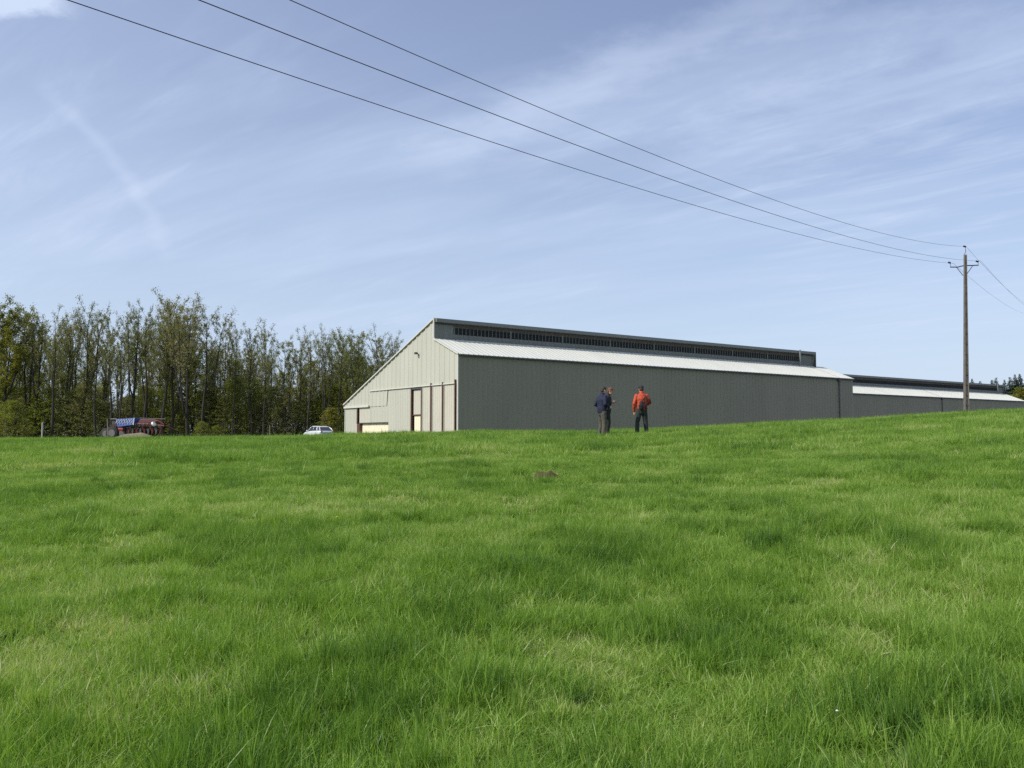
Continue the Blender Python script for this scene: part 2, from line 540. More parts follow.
def barn(label, loc, length, join, cl_end, near):
    b = thing('barn', label, 'barn', 'long metal barns', loc, ANG)
    # side wall
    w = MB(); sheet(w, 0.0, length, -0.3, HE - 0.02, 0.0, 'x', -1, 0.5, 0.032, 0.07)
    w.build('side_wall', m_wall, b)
    # far wall, low eave
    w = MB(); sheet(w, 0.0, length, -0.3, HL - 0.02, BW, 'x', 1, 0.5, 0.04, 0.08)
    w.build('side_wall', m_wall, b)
    # roof: short pitch in front of the clerestory
    sl = (HCB - HE) / RY
    r = MB()
    n = int(length / 0.5)
    oh = 0.16
    for seg in ((-0.08, join - 0.05, 0.0), (join + 0.05, length + 0.1, 0.0)):
        a = seg[0]; vs = []
        while a < seg[1] + 1e-6:
            for da, o in ((0, 0), (0.38, 0), (0.41, 0.022), (0.46, 0.022), (0.49, 0)):
                if a + da <= seg[1] + 1e-6: vs.append((a + da, o))
            a += 0.5
        vs.append((seg[1], 0))
        vv = []
        for (x, o) in vs:
            vv.append((x, -oh, HE - oh * sl + o + 0.05)); vv.append((x, RY + 0.0, HCB + o + 0.05))
        r.add(vv, [(2 * i, 2 * i + 2, 2 * i + 3, 2 * i + 1) for i in range(len(vs) - 1)])
        # underside
        r.add([(seg[0], -oh, HE - oh * sl), (seg[1], -oh, HE - oh * sl), (seg[1], RY, HCB), (seg[0], RY, HCB)], [(0, 3, 2, 1)])
        r.add([(seg[0], -oh, HE - oh * sl), (seg[1], -oh, HE - oh * sl), (seg[1], -oh, HE - oh * sl + 0.05), (seg[0], -oh, HE - oh * sl + 0.05)], [(0, 1, 2, 3)])
    rf = r.build('roof', m_roof, b)
    r = MB()                                         # joint channel in the roof
    r.add([(join - 0.12, -oh, HE - oh * sl + 0.03), (join + 0.12, -oh, HE - oh * sl + 0.03), (join + 0.12, RY, HCB + 0.03), (join - 0.12, RY, HCB + 0.03)], [(0, 1, 2, 3)])
    r.build('expansion_joint', m_gut, rf)
    r = MB()                                         # long pitch behind
    vs = []
    x0, x1 = -0.12, cl_end
    sl2 = (HL - HR) / (BW - RY)
    for (ya, za, yb, zb_) in ((RY - 0.55, HR - 0.55 * sl2 * 0 + 0.0, BW + 0.3, HL + 0.3 * sl2),):
        r.add([(x0, RY - 0.0, HR), (x1, RY, HR), (x1, yb, zb_), (x0, yb, zb_), (x0, RY, HR + 0.10), (x1, RY, HR + 0.10), (x1, yb, zb_ + 0.10), (x0, yb, zb_ + 0.10)],
              [(0, 1, 2, 3), (4, 7, 6, 5), (0, 4, 5, 1), (1, 5, 6, 2), (2, 6, 7, 3), (3, 7, 4, 0)])
    r.add([(x1, RY, HCB + 0.05), (length + 0.1, RY, HCB + 0.05), (length + 0.1, BW, HL + 0.05), (x1, BW, HL + 0.05)], [(0, 1, 2, 3)])
    r.build('roof', m_roof, b)
    # clerestory
    c = thing('clerestory', parent=b)
    q = MB(); yb = RY + 0.02
    sheet(q, 0.02, cl_end, HCB + 0.02, HCB + 0.50, yb, 'x', -1, 0.5, 0.03, 0.05)
    sheet(q, 0.02, 1.9, HCB + 0.50, HR - 0.42, yb, 'x', -1, 0.5, 0.02, 0.05)
    sheet(q, cl_end - 2.4, cl_end, HCB + 0.50, HR - 0.42, yb, 'x', -1, 0.5, 0.02, 0.05)
    q.build('panel', m_cler, c)
    q = MB(); q.box(0.02, cl_end, yb + 0.02, yb + 0.3, HR - 0.62, HR - 0.02)
    q.build('timber_band', m_soff, c)
    q = MB(); q.box(0.0, cl_end + 0.02, RY - 0.36, RY + 0.005, HR - 0.26, HR + 0.05)
    q.build('fascia', m_fascia, c, bevel=0.01)
    x = 1.95; bay = (cl_end - 2.4 - 1.95) / 8
    for k in range(8):
        q = MB(); q.box(x + 0.02, x + bay - 0.02, yb + 0.06, yb + 0.09, HCB + 0.49, HR - 0.60)
        pn = q.build('window', m_pane, c)
        q = MB()
        nb = 15
        for j in range(nb + 1):
            xm = x + 0.04 + (bay - 0.08) * j / nb
            wd = 0.03 if j in (0, nb) else 0.013
            q.box(xm - wd, xm + wd, yb - 0.03, yb + 0.055, HCB + 0.48, HR - 0.46)
        if near: q.build('mullions', m_cler, c)  # the window mullions of one bay, separate upright bars in one mesh
        x += bay
    # end cheek of the clerestory
    q = MB(); q.add([(cl_end, RY - 0.3, HR - 0.26), (cl_end, RY, HCB), (cl_end, BW, HL), (cl_end, RY, HR)], [(0, 1, 2, 3)])
    q.build('cheek', m_wall, c)
    q = MB(); q.box(cl_end + 0.022, cl_end + 0.10, RY - 0.37, RY + 0.05, HCB - 0.15, HR + 0.04)
    q.build('corner_trim', m_gut, c)
    # vent pipe standing against the clerestory
    q = MB(); xv = cl_end - 3.1
    q.tube([(xv, RY - 0.48, HCB - 0.25), (xv, RY - 0.48, HR + 0.12)], 0.10, 8)
    q.build('roof_downpipe', m_fascia, b)
    # gables (near and far)
    for (xp, sg, nm) in ((0.0, -1, 1), (length, 1, 0)):
        q = MB()
        if nm and near:
            zr = lambda y: gp_rail(y)
            sheet(q, 0.0, RY, lambda y: zr(y), lambda y: prof(y - 1e-4), xp, 'y', sg, 0.8, 0.045, 0.16)
            sheet(q, RY, BW, lambda y: zr(y) if y < 12.49 else (3.62 if y < 19.35 else 3.62), lambda y: max(prof(max(y, RY + 1e-4)), 3.7), xp, 'y', sg, 0.8, 0.045, 0.16)
        else:
            sheet(q, 0.0, RY, -0.3, lambda y: prof(y - 1e-4), xp, 'y', sg, 0.8, 0.045, 0.16)
            if nm: sheet(q, RY, BW, -0.3, lambda y: prof(max(y, RY + 1e-4)), xp, 'y', sg, 0.8, 0.045, 0.16)
            else: sheet(q, RY, BW, -0.3, lambda y: HCB + (HL - HCB) * (y - RY) / (BW - RY), xp, 'y', sg, 0.8, 0.045, 0.16)
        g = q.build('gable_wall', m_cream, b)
        if nm:
            q = MB()      # edge trims
            q.box(-0.07, 0.03, -0.06, 0.10, -0.3, HE + 0.02)
            q.build('corner_trim', m_trim, b)
            q = MB()
            def bar(y0, z0, y1, z1, t=0.055, xa=-0.16, xb=-0.06):
                d = Vector((0, y1 - y0, z1 - z0)).normalized(); nn = Vector((0, -d.z, d.y)) * t
                p = [Vector((xa, y0, z0)), Vector((xa, y1, z1))]
                a0 = p[0] + nn; a1 = p[1] + nn; b0 = p[0] - nn; b1 = p[1] - nn
                e = Vector((xb - xa, 0, 0))
                q.add([b0, b1, a1, a0, b0 + e, b1 + e, a1 + e, a0 + e], [(0, 3, 2, 1), (4, 5, 6, 7), (0, 1, 5, 4), (1, 2, 6, 5), (2, 3, 7, 6), (3, 0, 4, 7)])
            bar(-0.16, HE - 0.02, RY, HCB + 0.02)
            bar(RY - 0.05, HCB + 0.1, RY - 0.05, HR + 0.06, 0.07)
            bar(RY, HR + 0.02, BW + 0.3, HL - 0.10)
            q.build('verge_trim', m_trim, b)
            q = MB(); q.box(-0.05, 0.05, BW - 0.1, BW + 0.05, -0.3, HL)
            q.build('corner_trim', m_trim, b)
    # downpipe on the side wall at the joint
    q = MB(); q.tube([(join, -0.10, HE - 0.35), (join, -0.12, -0.2)], 0.065, 8)
    q.box(join - 0.22, join + 0.22, -0.24, -0.06, HE - 0.42, HE - 0.05)
    q.build('downpipe', m_gut, b, bevel=0.01)
    q = MB(); q.box(0.05, length, -0.24, -0.165, HE - 0.16, HE - 0.05)
    q.build('gutter', m_gut, b)
    return b


# rail height over the gable doors (level rail)
def gp_rail(y): return 5.08


barn_near = barn('long grey barn with cream gable end behind the two walkers', (-4.37, 70, FL), 54.3, 51.5, 52.2, True)
barn_near['label'] = 'nearest long grey barn with cream sunlit gable and tall dark clerestory'

# gable doors and posts of the near barn (positions read off the gable plane)
def gbox(mb, px0, px1, z0, z1, xa, xb):
    y0 = gp(px1, 400)[0]; y1 = gp(px0, 400)[0]
    mb.box(xa, xb, y0, y1, z0, z1)


rail = MB(); gbox(rail, 370, 456.4, 5.08, 5.16, -0.12, -0.06)
rl = rail.build('door_rail', m_trim, barn_near, bevel=0.01)
rail = MB(); gbox(rail, 345, 369.6, 3.58, 3.78, -0.16, -0.06)
rail.build('door_rail', m_trim, barn_near, bevel=0.01)
def door(px0, px1, z0, z1, plane, m, name='sliding_door'):
    q = MB(); y0 = gp(px1, 400)[0]; y1 = gp(px0, 400)[0]
    sheet(q, y0, y1, z0, z1, plane, 'y', -1, 0.333, 0.02, 0.05)
    o = q.build(name, m, barn_near)
    return o
# right-hand part: three tall leaves, a two-part door, then fixed cladding
for (a, b_) in ((422.2, 431.2), (432.2, 442.9), (443.9, 455.2)):
    o = door(a, b_, -0.3, 5.06, 0.0, m_cream2)
    q = MB(); gbox(q, a + 0.15, a + 0.6, -0.3, 5.05, -0.05, -0.02)
    q.build('door_edge', m_cream, o)
for px in (431.7, 443.4):
    q = MB(); gbox(q, px - 0.35, px + 0.35, -0.3, 5.3, -0.14, -0.03)
    q.build('door_post', m_red, barn_near, bevel=0.01)
q = MB(); gbox(q, 455.6, 456.5, -0.3, 5.42, -0.15, -0.03); q.build('door_post', m_red, barn_near, bevel=0.01)
o = door(412.7, 421.3, 2.66, 4.86, 0.10, m_cream2)
o = door(413.3, 420.6, -0.3, 2.60, 0.14, m_yellow, 'lower_door')
q = MB(); gbox(q, 412.4, 421.3, 2.60, 2.70, 0.04, 0.14); q.build('door_lintel', m_red, barn_near)
q = MB(); gbox(q, 411.0, 411.9, -0.3, 5.04, -0.06, 0.20); q.build('door_post', m_red, barn_near, bevel=0.01)
q = MB(); gbox(q, 421.35, 421.9, -0.3, 5.04, -0.08, 0.30); q.build('door_post', m_red, barn_near, bevel=0.01)
q = MB(); gbox(q, 412.4, 421.3, 4.90, 5.04, -0.05, 0.30); q.build('door_header', m_gut, barn_near)
# big fixed panel between the doors
door(388.6, 410.8, -0.3, 5.06, 0.0, m_cream, 'wall_panel')
# left opening: big leaf above, pale boards below
door(370.2, 388.5, 2.10, 5.06, 0.03, m_cream, 'wall_panel')
door(359.3, 370.1, 2.10, 3.60, 0.03, m_cream2, 'wall_panel')
door(360.4, 388.2, -0.3, 2.04, 0.25, m_yellow, 'lower_door')
q = MB(); gbox(q, 358.0, 388.4, 2.02, 2.10, 0.035, 0.24); q.build('door_lintel', m_gut, barn_near)
q = MB(); gbox(q, 357.6, 358.4, 2.0, 3.58, -0.10, 0.05); gbox(q, 357.6, 360.2, -0.3, 2.0, -0.05, 0.25)
q.build('door_post', m_red, barn_near, bevel=0.01)
door(345.2, 357.5, -0.3, 3.60, 0.0, m_cream, 'wall_panel')
# wall lamp on a bracket
y_, z_ = gp(418.3, 354.5)
q = MB(); q.tube([(-0.02, y_, z_ - 0.12), (-0.08, y_, z_ + 0.12), (-0.2, y_, z_ + 0.15)], 0.03, 6)
q.box(-0.38, -0.16, y_ - 0.12, y_ + 0.13, z_ + 0.02, z_ + 0.2)
q.build('wall_lamp', m_gut, barn_near, bevel=0.02)

e1 = Vector((0.817, 0.576)); e2 = Vector((-0.576, 0.817))
o2 = Vector((-4.37, 70)) + e2 * (0.292 * D) + e1 * (0.90 * D)
# the far barn: its joint is seen at x=941.9, its clerestory ends at x=1002
def along(px, off):
    r = (px - 512) / F; base = o2 + e2 * off
    return (r * base.y - base.x) / (e1.x - r * e1.y)
j2 = along(941.9, 0); c2_ = along(1003.5, RY); l2 = along(1024, 0)
barn2 = barn('farther grey barn with white roof, partly behind the utility pole', (o2.x, o2.y, FL), l2 + 0.5, j2, c2_, False)

# ------------------------------------------------------------------ utility pole
P0 = at(966, 246, 52.0)
PB = at(966, 413, 52.0)
pz = gz(PB.x, PB.y)
ux, uy = -0.605, -0.796                # line direction, towards the camera side
m_conc = mat('weathered brown concrete', (0.125, 0.108, 0.092), 0.85, var=0.25, vscale=3, bump=0.3)
m_conc2 = mat('grey concrete web', (0.27, 0.245, 0.22), 0.9, var=0.3, vscale=4)
m_steel = mat('galvanised dark steel', (0.10, 0.11, 0.13), 0.5, 0.6)
m_ins = mat('brown glass insulator', (0.035, 0.03, 0.03), 0.25, spec=0.7)
pole = thing('utility_pole', 'tall concrete utility pole with ladder-like recesses at crest of field', 'utility pole', None,
             (PB.x, PB.y, pz - 0.3), R(6))
pole.rotation_euler = (0, R(1.5), R(6))
ph = P0.z - (pz - 0.3) - 1.35 + 0.42
Hp = P0.z - (pz - 0.3) - 0.52
def half(z): return 0.158 - 0.063 * z / Hp
q = MB()
nz_ = 12
for sx in (-1, 1):
    q.tube([(sx * (half(z) - 0.035), 0, z) for z in np.linspace(0, Hp, 6)], [0.04] * 6, 4, (1, 0, 0), True, [0.13 - 0.05 * t for t in np.linspace(0, 1, 6)])
z = 0.55
while z < Hp:
    h = half(z); q.box(-h + 0.05, h - 0.05, -0.08 + 0.03 * z / Hp, 0.08 - 0.03 * z / Hp, z, z + 0.11); z += 0.62
q.build('shaft', m_conc, pole, bevel=0.006)
q = MB(); q.add([(-half(0) + .05, -.02, 0), (half(0) - .05, -.02, 0), (half(Hp) - .05, -.02, Hp - .02), (-half(Hp) + .05, -.02, Hp - .02),
                 (-half(0) + .05, .02, 0), (half(0) - .05, .02, 0), (half(Hp) - .05, .02, Hp - .02), (-half(Hp) + .05, .02, Hp - .02)],
                [(0, 1, 2, 3), (7, 6, 5, 4), (3, 2, 6, 7)])
q.build('web', m_conc2, pole)
za = P0.z - 0.95 - (pz - 0.3)             # insulator height over the arms
HW = 0.90
# cross-arm with two braces
arm = MB()
arm.tube([(-HW, 0.10, za - 0.36), (-0.45, 0.10, za - 0.34), (0, 0.10, za - 0.22), (0.45, 0.10, za - 0.20), (HW, 0.10, za - 0.16)], 0.035, 6)
ao = arm.build('crossarm', m_steel, pole)
for sx in (-1, 1):
    q = MB(); q.tube([(sx * 0.52, 0.10, za - 0.29 + 0.05 * sx), (sx * 0.08, 0.10, za - 0.85)], 0.022, 6)
    q.build('brace', m_steel, pole)
def insul(x, y, z, hang):
    q = MB()
    q.tube([(x, y, z - 0.26), (x, y, z)], 0.014, 6)
    q.tube([(x - hang * 0.02, y - 0.02, z), (x - 0.14, y - 0.02, z + 0.03)], [0.055, 0.03], 8)
    for k in range(3):
        q.ell((x - 0.01 - 0.055 * k, y, z + 0.01 * k), (0.028, 0.07, 0.06), 8, 5)
    return q.build('insulator', m_ins, pole, True)
insul(-HW, 0.10, za - 0.10, 1); insul(HW, 0.10, za + 0.06, 1)
insul(0.02, 0.0, P0.z - 0.03 - (pz - 0.3), 1)
q = MB(); q.tube([(-0.02, 0, Hp - 0.2), (-0.03, 0, Hp + 0.10), (0.03, 0, Hp + 0.14), (0.03, 0, P0.z - (pz - 0.3) - 0.22)], 0.018, 6)
q.build('top_bracket', m_steel, pole)

m_wire = mat('dark aluminium wire', (0.025, 0.025, 0.03), 0.6)
cang = -0.0974
crx, cry = math.cos(cang) * 0.83, -math.sin(cang) * 0.83
for (off, dz, wa, wb, lab) in ((0, -0.03, -0.17029, 0.0012386, 'top power line wire leading to the pole tip'),
                               (0.93, -0.90, -0.15885, 0.0010262, 'middle power line wire ending on right end of crossarm'),
                               (-0.86, -1.08, -0.14630, 0.000865, 'lowest power line wire ending on left end of crossarm')):
    pts = []
    ex, ey = P0.x + math.cos(cang) * off, P0.y - math.sin(cang) * off
    for t_ in np.linspace(150, 0, 80):
        pts.append((ex + ux * t_, ey + uy * t_, P0.z + dz + wa * t_ + wb * t_ * t_))
    for t_ in np.linspace(2, 130, 40):
        pts.append((ex + 0.552 * t_, ey + 0.834 * t_, P0.z + dz + 0.055 * t_ + 0.0003 * t_ * t_))
    q = MB(); q.tube(pts, 0.0068, 5)
    o = q.build('power_line', m_wire)
    tag(o, lab, 'power line', 'power line wires')

# ------------------------------------------------------------------ trees
m_bark = mat('dark grey-brown bark', (0.034, 0.029, 0.022), 0.9, var=0.3, vscale=2)
m_twig = mat('brown twig', (0.10, 0.088, 0.062), 0.9)
m_leaf = leafy('young spring leaf', [(0.0, (0.13, 0.145, 0.055)), (0.35, (0.19, 0.205, 0.075)), (0.7, (0.25, 0.25, 0.095)), (1.0, (0.30, 0.25, 0.14))], 0.5, 0.25, obj_rand=0.4)
m_leafy = leafy('yellow-green leaf', [(0.0, (0.11, 0.125, 0.02)), (0.5, (0.19, 0.195, 0.03)), (1.0, (0.27, 0.25, 0.045))], 0.5, 0.3)
m_under = leafy('shade leaf', [(0.0, (0.12, 0.135, 0.030)), (0.5, (0.19, 0.21, 0.040)), (1.0, (0.27, 0.29, 0.055))], 0.5, 0.22, obj_rand=0.5)
m_needle = leafy('dark spruce needle', [(0.0, (0.014, 0.030, 0.018)), (1.0, (0.032, 0.052, 0.028))], 0.1, 0.3, obj_rand=0.3)


def rvec(rnd):
    while True:
        v = Vector((rnd.uniform(-1, 1), rnd.uniform(-1, 1), rnd.uniform(-1, 1)))
        if 0.05 < v.length < 1: return v.normalized()


def leafcards(mb, c, n, rad, size, rnd, flat=0.0):
    for _ in range(n):
        p = c + rvec(rnd) * rad * rnd.random() ** 0.6
        u = rvec(rnd)
        if flat: u.z *= (1 - flat); u.normalize()
        w = rvec(rnd); 
        if flat: w.z *= (1 - flat)
        w = (w - u * w.dot(u)).normalized()
        a = size * rnd.uniform(0.6, 1.3); b = a * rnd.uniform(0.4, 0.7)
        mb.add([p - u * a, p + w * b - u * a * 0.2, p + u * a, p - w * b - u * a * 0.1], [(0, 1, 2, 3)])


def tree_meshes(seed, H, start, spread, nleaf, lsize, lean=0.0, bend=0.0, fork=0, leafmat=None, r0=None, limbs=26, dens=1.0):
    rnd = random.Random(seed)
    T = MB(); C = MB()
    r0 = r0 or H * 0.0105
    stems = [(0.0, Vector((0, 0, 0)))]
    la = rnd.uniform(0, 6.28)
    def axis(ph, l, b):
        pts = []
        for i in range(13):
            t = i / 12
            pts.append(Vector((l * H * t + b * H * math.sin(t * 4.2 + ph) * 0.5 + 0.008 * H * math.sin(t * 9 + ph), 
                               0.6 * b * H * math.sin(t * 3.3 + ph * 2) + 0.006 * H * math.sin(t * 7 + 2 * ph), H * 0.89 * t)))
        o = pts[0].copy()
        return [p - o for p in pts]
    main = axis(rnd.uniform(0, 6), lean, bend)
    axes = [(main, r0)]
    for k in range(fork):
        i0 = rnd.randint(2, 5)
        d = rnd.uniform(-1, 1)
        b = [main[i0]]
        a = rnd.uniform(0, 6.28)
        for i in range(i0 + 1, 13):
            q_ = (i - i0) / (12 - i0)
            o = Vector((math.cos(a), math.sin(a), 0)) * H * 0.15 * math.sqrt(q_) * spread / 0.2 * 0.8
            b.append(Vector((main[i].x, main[i].y, main[i].z * rnd.uniform(0.97, 1.0) * (0.93 if i == 12 else 1))) + o)
        axes.append((b, r0 * 0.62))
    def twigs(a, b, lvl):
        # a->b a limb; put twigs and leaves
        n = int(8 * dens) + 1
        for k in range(n):
            t = rnd.uniform(0.25, 1.0)
            p = a.lerp(b, t)
            d = ((b - a).normalized() + rvec(rnd) * 0.85 + Vector((0, 0, 0.35))).normalized()
            ln = (b - a).length * rnd.uniform(0.22, 0.45)
            e = p + d * ln
            C.cur = 1
            C.tube([p, e], [0.018, 0.006], 3, cap=False)
            for _ in range(2):
                p2 = p.lerp(e, rnd.uniform(0.3, 0.9)); e2_ = p2 + (d + rvec(rnd) * 0.8).normalized() * ln * 0.5
                C.tube([p2, e2_], [0.010, 0.004], 3, cap=False)
                C.cur = 0
                leafcards(C, e2_, max(1, int(nleaf * 0.5)), 0.30, lsize, rnd)
                C.cur = 1
            C.cur = 0
            leafcards(C, e, nleaf, 0.36, lsize, rnd)
    for (ax, rr_) in axes:
        m = len(ax)
        T.tube(ax, [rr_ * (1 - 0.9 * (i / (m - 1)) ** 1.1) for i in range(m)], 7)
        top = ax[-1].z
        nl = limbs if ax is main else limbs // 2
        for k in range(nl):
            t = start + (1 - start) * (k + rnd.random()) / nl
            f = t * (m - 1) if ax is main else t * (m - 1)
            i = min(int(f), m - 2)
            p = ax[i].lerp(ax[i + 1], f - i)
            an = rnd.uniform(0, 6.28)
            up = rnd.uniform(0.9, 1.8)
            d = Vector((math.cos(an), math.sin(an), up)).normalized()
            prof_ = math.sin(math.pi * min(1, (t - start) / (1 - start) * 0.62 + 0.18)) ** 0.7
            ln = H * spread * rnd.uniform(0.65, 1.25) * (0.35 + 0.65 * prof_)
            mid = p + d * ln * 0.5 + rvec(rnd) * ln * 0.07
            e = mid + (d + Vector((0, 0, 0.45))).normalized() * ln * 0.5
            rl_ = max(0.02, rr_ * 0.30 * (1 - 0.6 * t))
            T.tube([p, mid, e], [rl_, rl_ * 0.65, 0.012], 4, cap=False)
            twigs(p.lerp(mid, 0.5), mid, 1); twigs(mid, e, 1)
    return T.mesh('trunk'), C.mesh('crown')


def place_tree(name, meshes, mats, label, cat, group, x, y, s, rz, sx=1.0, dz=-0.15):
    t = thing(name, label, cat, group, (x, y, gz(x, y) + dz), rz)
    t.scale = (s * sx, s * sx, s)
    tr = bpy.data.objects.new('trunk', meshes[0]); COL.objects.link(tr); tr.parent = t
    cr = bpy.data.objects.new('crown', meshes[1]); COL.objects.link(cr); cr.parent = t
    return t


def proto(*a, leafmat=None, barkmat=None, **k):
    T, C = tree_meshes(*a, **k)
    T.materials.append(barkmat or m_bark)
    C.materials.append(leafmat or m_leaf); C.materials.append(m_twig)
    return T, C


H0 = 18.0
PR = [proto(11, H0, 0.34, 0.17, 3, 0.085, lean=0.01, bend=0.01, fork=1),
      proto(12, H0, 0.40, 0.15, 3, 0.08, lean=-0.01, bend=0.015, fork=0, limbs=30),
      proto(13, H0, 0.38, 0.19, 3, 0.085, lean=0.02, bend=0.01, fork=2),
      proto(14, H0, 0.45, 0.14, 3, 0.085, lean=-0.03, bend=0.012, fork=1),
      proto(15, H0, 0.32, 0.17, 4, 0.085, lean=0.0, bend=0.01, fork=1, limbs=30),
      proto(16, H0, 0.60, 0.13, 2, 0.08, lean=0.03, bend=0.02, fork=0, limbs=22),
      proto(17, H0, 0.40, 0.16, 2, 0.08, lean=0.0, bend=0.035, fork=1)]
PLEAF = proto(21, H0, 0.28, 0.20, 7, 0.10, fork=2, leafmat=m_leafy, limbs=34)
PBEND = proto(22, H0, 0.5, 0.16, 4, 0.09, bend=0.06, lean=-0.01, fork=1)
# understorey: broad, low, leafy from the ground
def shrub_meshes(seed, H, W, n, lsize):
    rnd = random.Random(seed); T = MB(); C = MB()
    for k in range(5):
        an = rnd.uniform(0, 6.28); sp = rnd.uniform(0.1, 0.35) * W
        top = Vector((math.cos(an) * sp, math.sin(an) * sp, H * rnd.uniform(0.7, 0.95)))
        T.tube([(0, 0, 0), top * 0.5 + rvec(rnd) * 0.2, top], [0.07, 0.045, 0.015], 5)
    for k in range(n):
        t = rnd.random() ** 0.8
        z = H * (0.03 + 0.95 * t)
        w = W * 0.5 * (1 - 0.75 * t ** 2.2) * rnd.random() ** 0.45
        a = rnd.uniform(0, 6.28)
        c = Vector((math.cos(a) * w, math.sin(a) * w, z))
        d = Vector((math.cos(a), math.sin(a), 0.1)) * rnd.uniform(0.4, 0.9)
        C.cur = 1; C.tube([c - d, c + d * 0.4], [0.012, 0.004], 3, cap=False); C.cur = 0
        for j in range(4):
            leafcards(C, c - d * 0.6 + d * j * 0.35, 3, 0.28, lsize, rnd, 0.6)
    return T.mesh('trunk'), C.mesh('crown')


def sproto(seed, H, W, n, ls, m):
    T, C = shrub_meshes(seed, H, W, n, ls)
    T.materials.append(m_bark); C.materials.append(m); C.materials.append(m_twig)
    return T, C


SH = [sproto(31, 8.5, 6.0, 560, 0.095, m_under), sproto(32, 6.5, 5.5, 480, 0.09, m_under), sproto(33, 10.5, 5.5, 620, 0.095, m_under), sproto(34, 7.5, 6.5, 480, 0.09, m_leaf)]
SHY = sproto(35, 7, 5, 480, 0.10, m_leafy)

rnd = random.Random(5)
def top_at(px):
    return float(np.interp(px, [-150, 0, 25, 40, 60, 88, 105, 122, 135, 150, 166, 185, 205, 218, 232, 255, 280, 300, 335, 370, 400, 440, 520],
                           [300, 306, 306, 318, 306, 305, 314, 325, 306, 308, 296, 303, 304, 315, 322, 325, 337, 335, 329, 330, 333, 340, 345]))


def forest_tree(px, depth, pr, label, group, ytop=None, sx=1.0, rz=None, lab_cat='tree'):
    yt = top_at(px) if ytop is None else ytop
    h = (435 - yt) / F * depth + 0.8 + 0.15
    x = (px - 512) / F * depth
    return place_tree('tree', pr, None, label, lab_cat, group, x, depth, h / H0, rnd.uniform(0, 6.28) if rz is None else rz, sx)


G1 = 'trees along the front edge of the wood'
front = [
    (8, PLEAF, 'yellow-green bushy-crowned tree at the left end of the wood', None, 1.15),
    (24, PR[4], 'leafy tree just right of the yellow-green end tree', 309, 1.0),
    (36, PR[6], 'nearly bare thin-crowned tree above the white fence post', 312, 1.0),
    (52, PR[1], 'tree with thick dark trunk behind white fence post', None, 1.0),
    (68, PR[3], 'slim tree between thick-trunked tree and leaning trees', 311, .9),
    (84, PR[0], 'leafing tree with rounded top left of farm machine', 303, 1.1),
    (97, PR[5], 'leaning thin tree left of farm machine', 318, .9),
    (110, PR[5], 'leaning bare-stemmed tree above left end of farm machine', 312, .9),
    (119, PR[3], 'slim tree beside a sky gap above the blue hopper', 326, .8),
    (132, PR[6], 'sparse grey-twigged tree above the blue hopper', 306, 1.0),
    (144, PR[3], 'straight double-stemmed tree above middle of farm machine', 305, .95),
    (163, PR[1], 'tallest thick-trunked tree of the wood, above farm machine', 295, 1.1),
    (172, PR[4], 'stout tree just right of the tallest tree', 298, 1.0),
    (188, PR[2], 'many-limbed tree right of farm machine with wide crown', 303, 1.1),
    (204, PR[0], 'rounded tree where tall treetops begin to slope down', 305, 1.1),
    (226, PR[3], 'left stem of slender pair standing near middle of wood', 322, .8),
    (233, PR[5], 'right stem of slender pair standing near middle of wood', 325, .8),
    (252, PR[1], 'tree with light airy crown right of slender pair', 323, 1.0),
    (264, PR[0], 'tree with light airy crown beside a thin stake', 326, .9),
    (284, PR[4], 'dense-crowned lower tree left of silver car', 338, 1.0),
    (298, PR[1], 'upright tree just left of silver car', 334, 1.0),
    (309, PR[0], 'upright tree rising directly behind silver car', 333, 1.0),
    (322, PR[2], 'branchy tree rising above the rear of silver car', 332, .9),
    (339, PBEND, 'crooked-trunked tree between silver car and barn corner', 329, 1.0),
    (358, PR[4], 'tree rising behind the low left eave of the barn', 330, 1.0),
    (376, PR[0], 'tree rising behind the sloping gable roof edge', 330, 1.0),
    (398, PR[6], 'thin treetop showing highest above the gable slope', 331, .9),
]
for (px, pr, lab, yt, sx) in front:
    forest_tree(px, 118 + rnd.uniform(-2, 3), pr, lab, G1, yt, sx)
G2 = 'trees deeper inside the wood'
for row, dep in enumerate((125, 131, 139, 150)):
    px = -110 + rnd.uniform(0, 6)
    while px < 470:
        yt = top_at(px) + rnd.uniform(12, 46) + row * 1.5
        forest_tree(px, dep + rnd.uniform(-2.5, 2.5), rnd.choice(PR), 'slim leafing tree deep inside the wood behind the front trees', G2, yt, rnd.uniform(0.8, 1.1))
        px += rnd.uniform(13, 22)
G3 = 'young trees of the wood understorey'
k = 0
for dep, stp in ((121.5, 11.5), (128, 15), (136, 17), (150, 19)):
    px = -110 + rnd.uniform(0, 8)
    while px < 480:
        pr = rnd.choice(SH)
        x = (px - 512) / F * dep
        t = place_tree('young_tree', pr, None, 'low leafy young tree in the dark understorey of the wood', 'young tree', G3,
                       x, dep + rnd.uniform(-1.5, 1.5), rnd.uniform(0.65, 1.2), rnd.uniform(0, 6.28), rnd.uniform(0.8, 1.2))
        px += stp * rnd.uniform(0.8, 1.2)
# a few paler bushes at the very edge
for (px, dep, s, lab) in ((202, 112, 0.36, 'low green bush at wood edge right of farm machine'), (216, 113, 0.28, 'smallest green bush at wood edge below the slender pair'),
                          (331, 114, 0.62, 'yellow-green bush beside the rear of silver car'), (12, 114, 0.8, 'leafy green bush under the left end tree')):
    place_tree('bush', SHY if px == 331 else SH[1], None, lab, 'bush', 'bushes at the wood edge', (px - 512) / F * dep, dep, s, rnd.uniform(0, 6), 1.3)

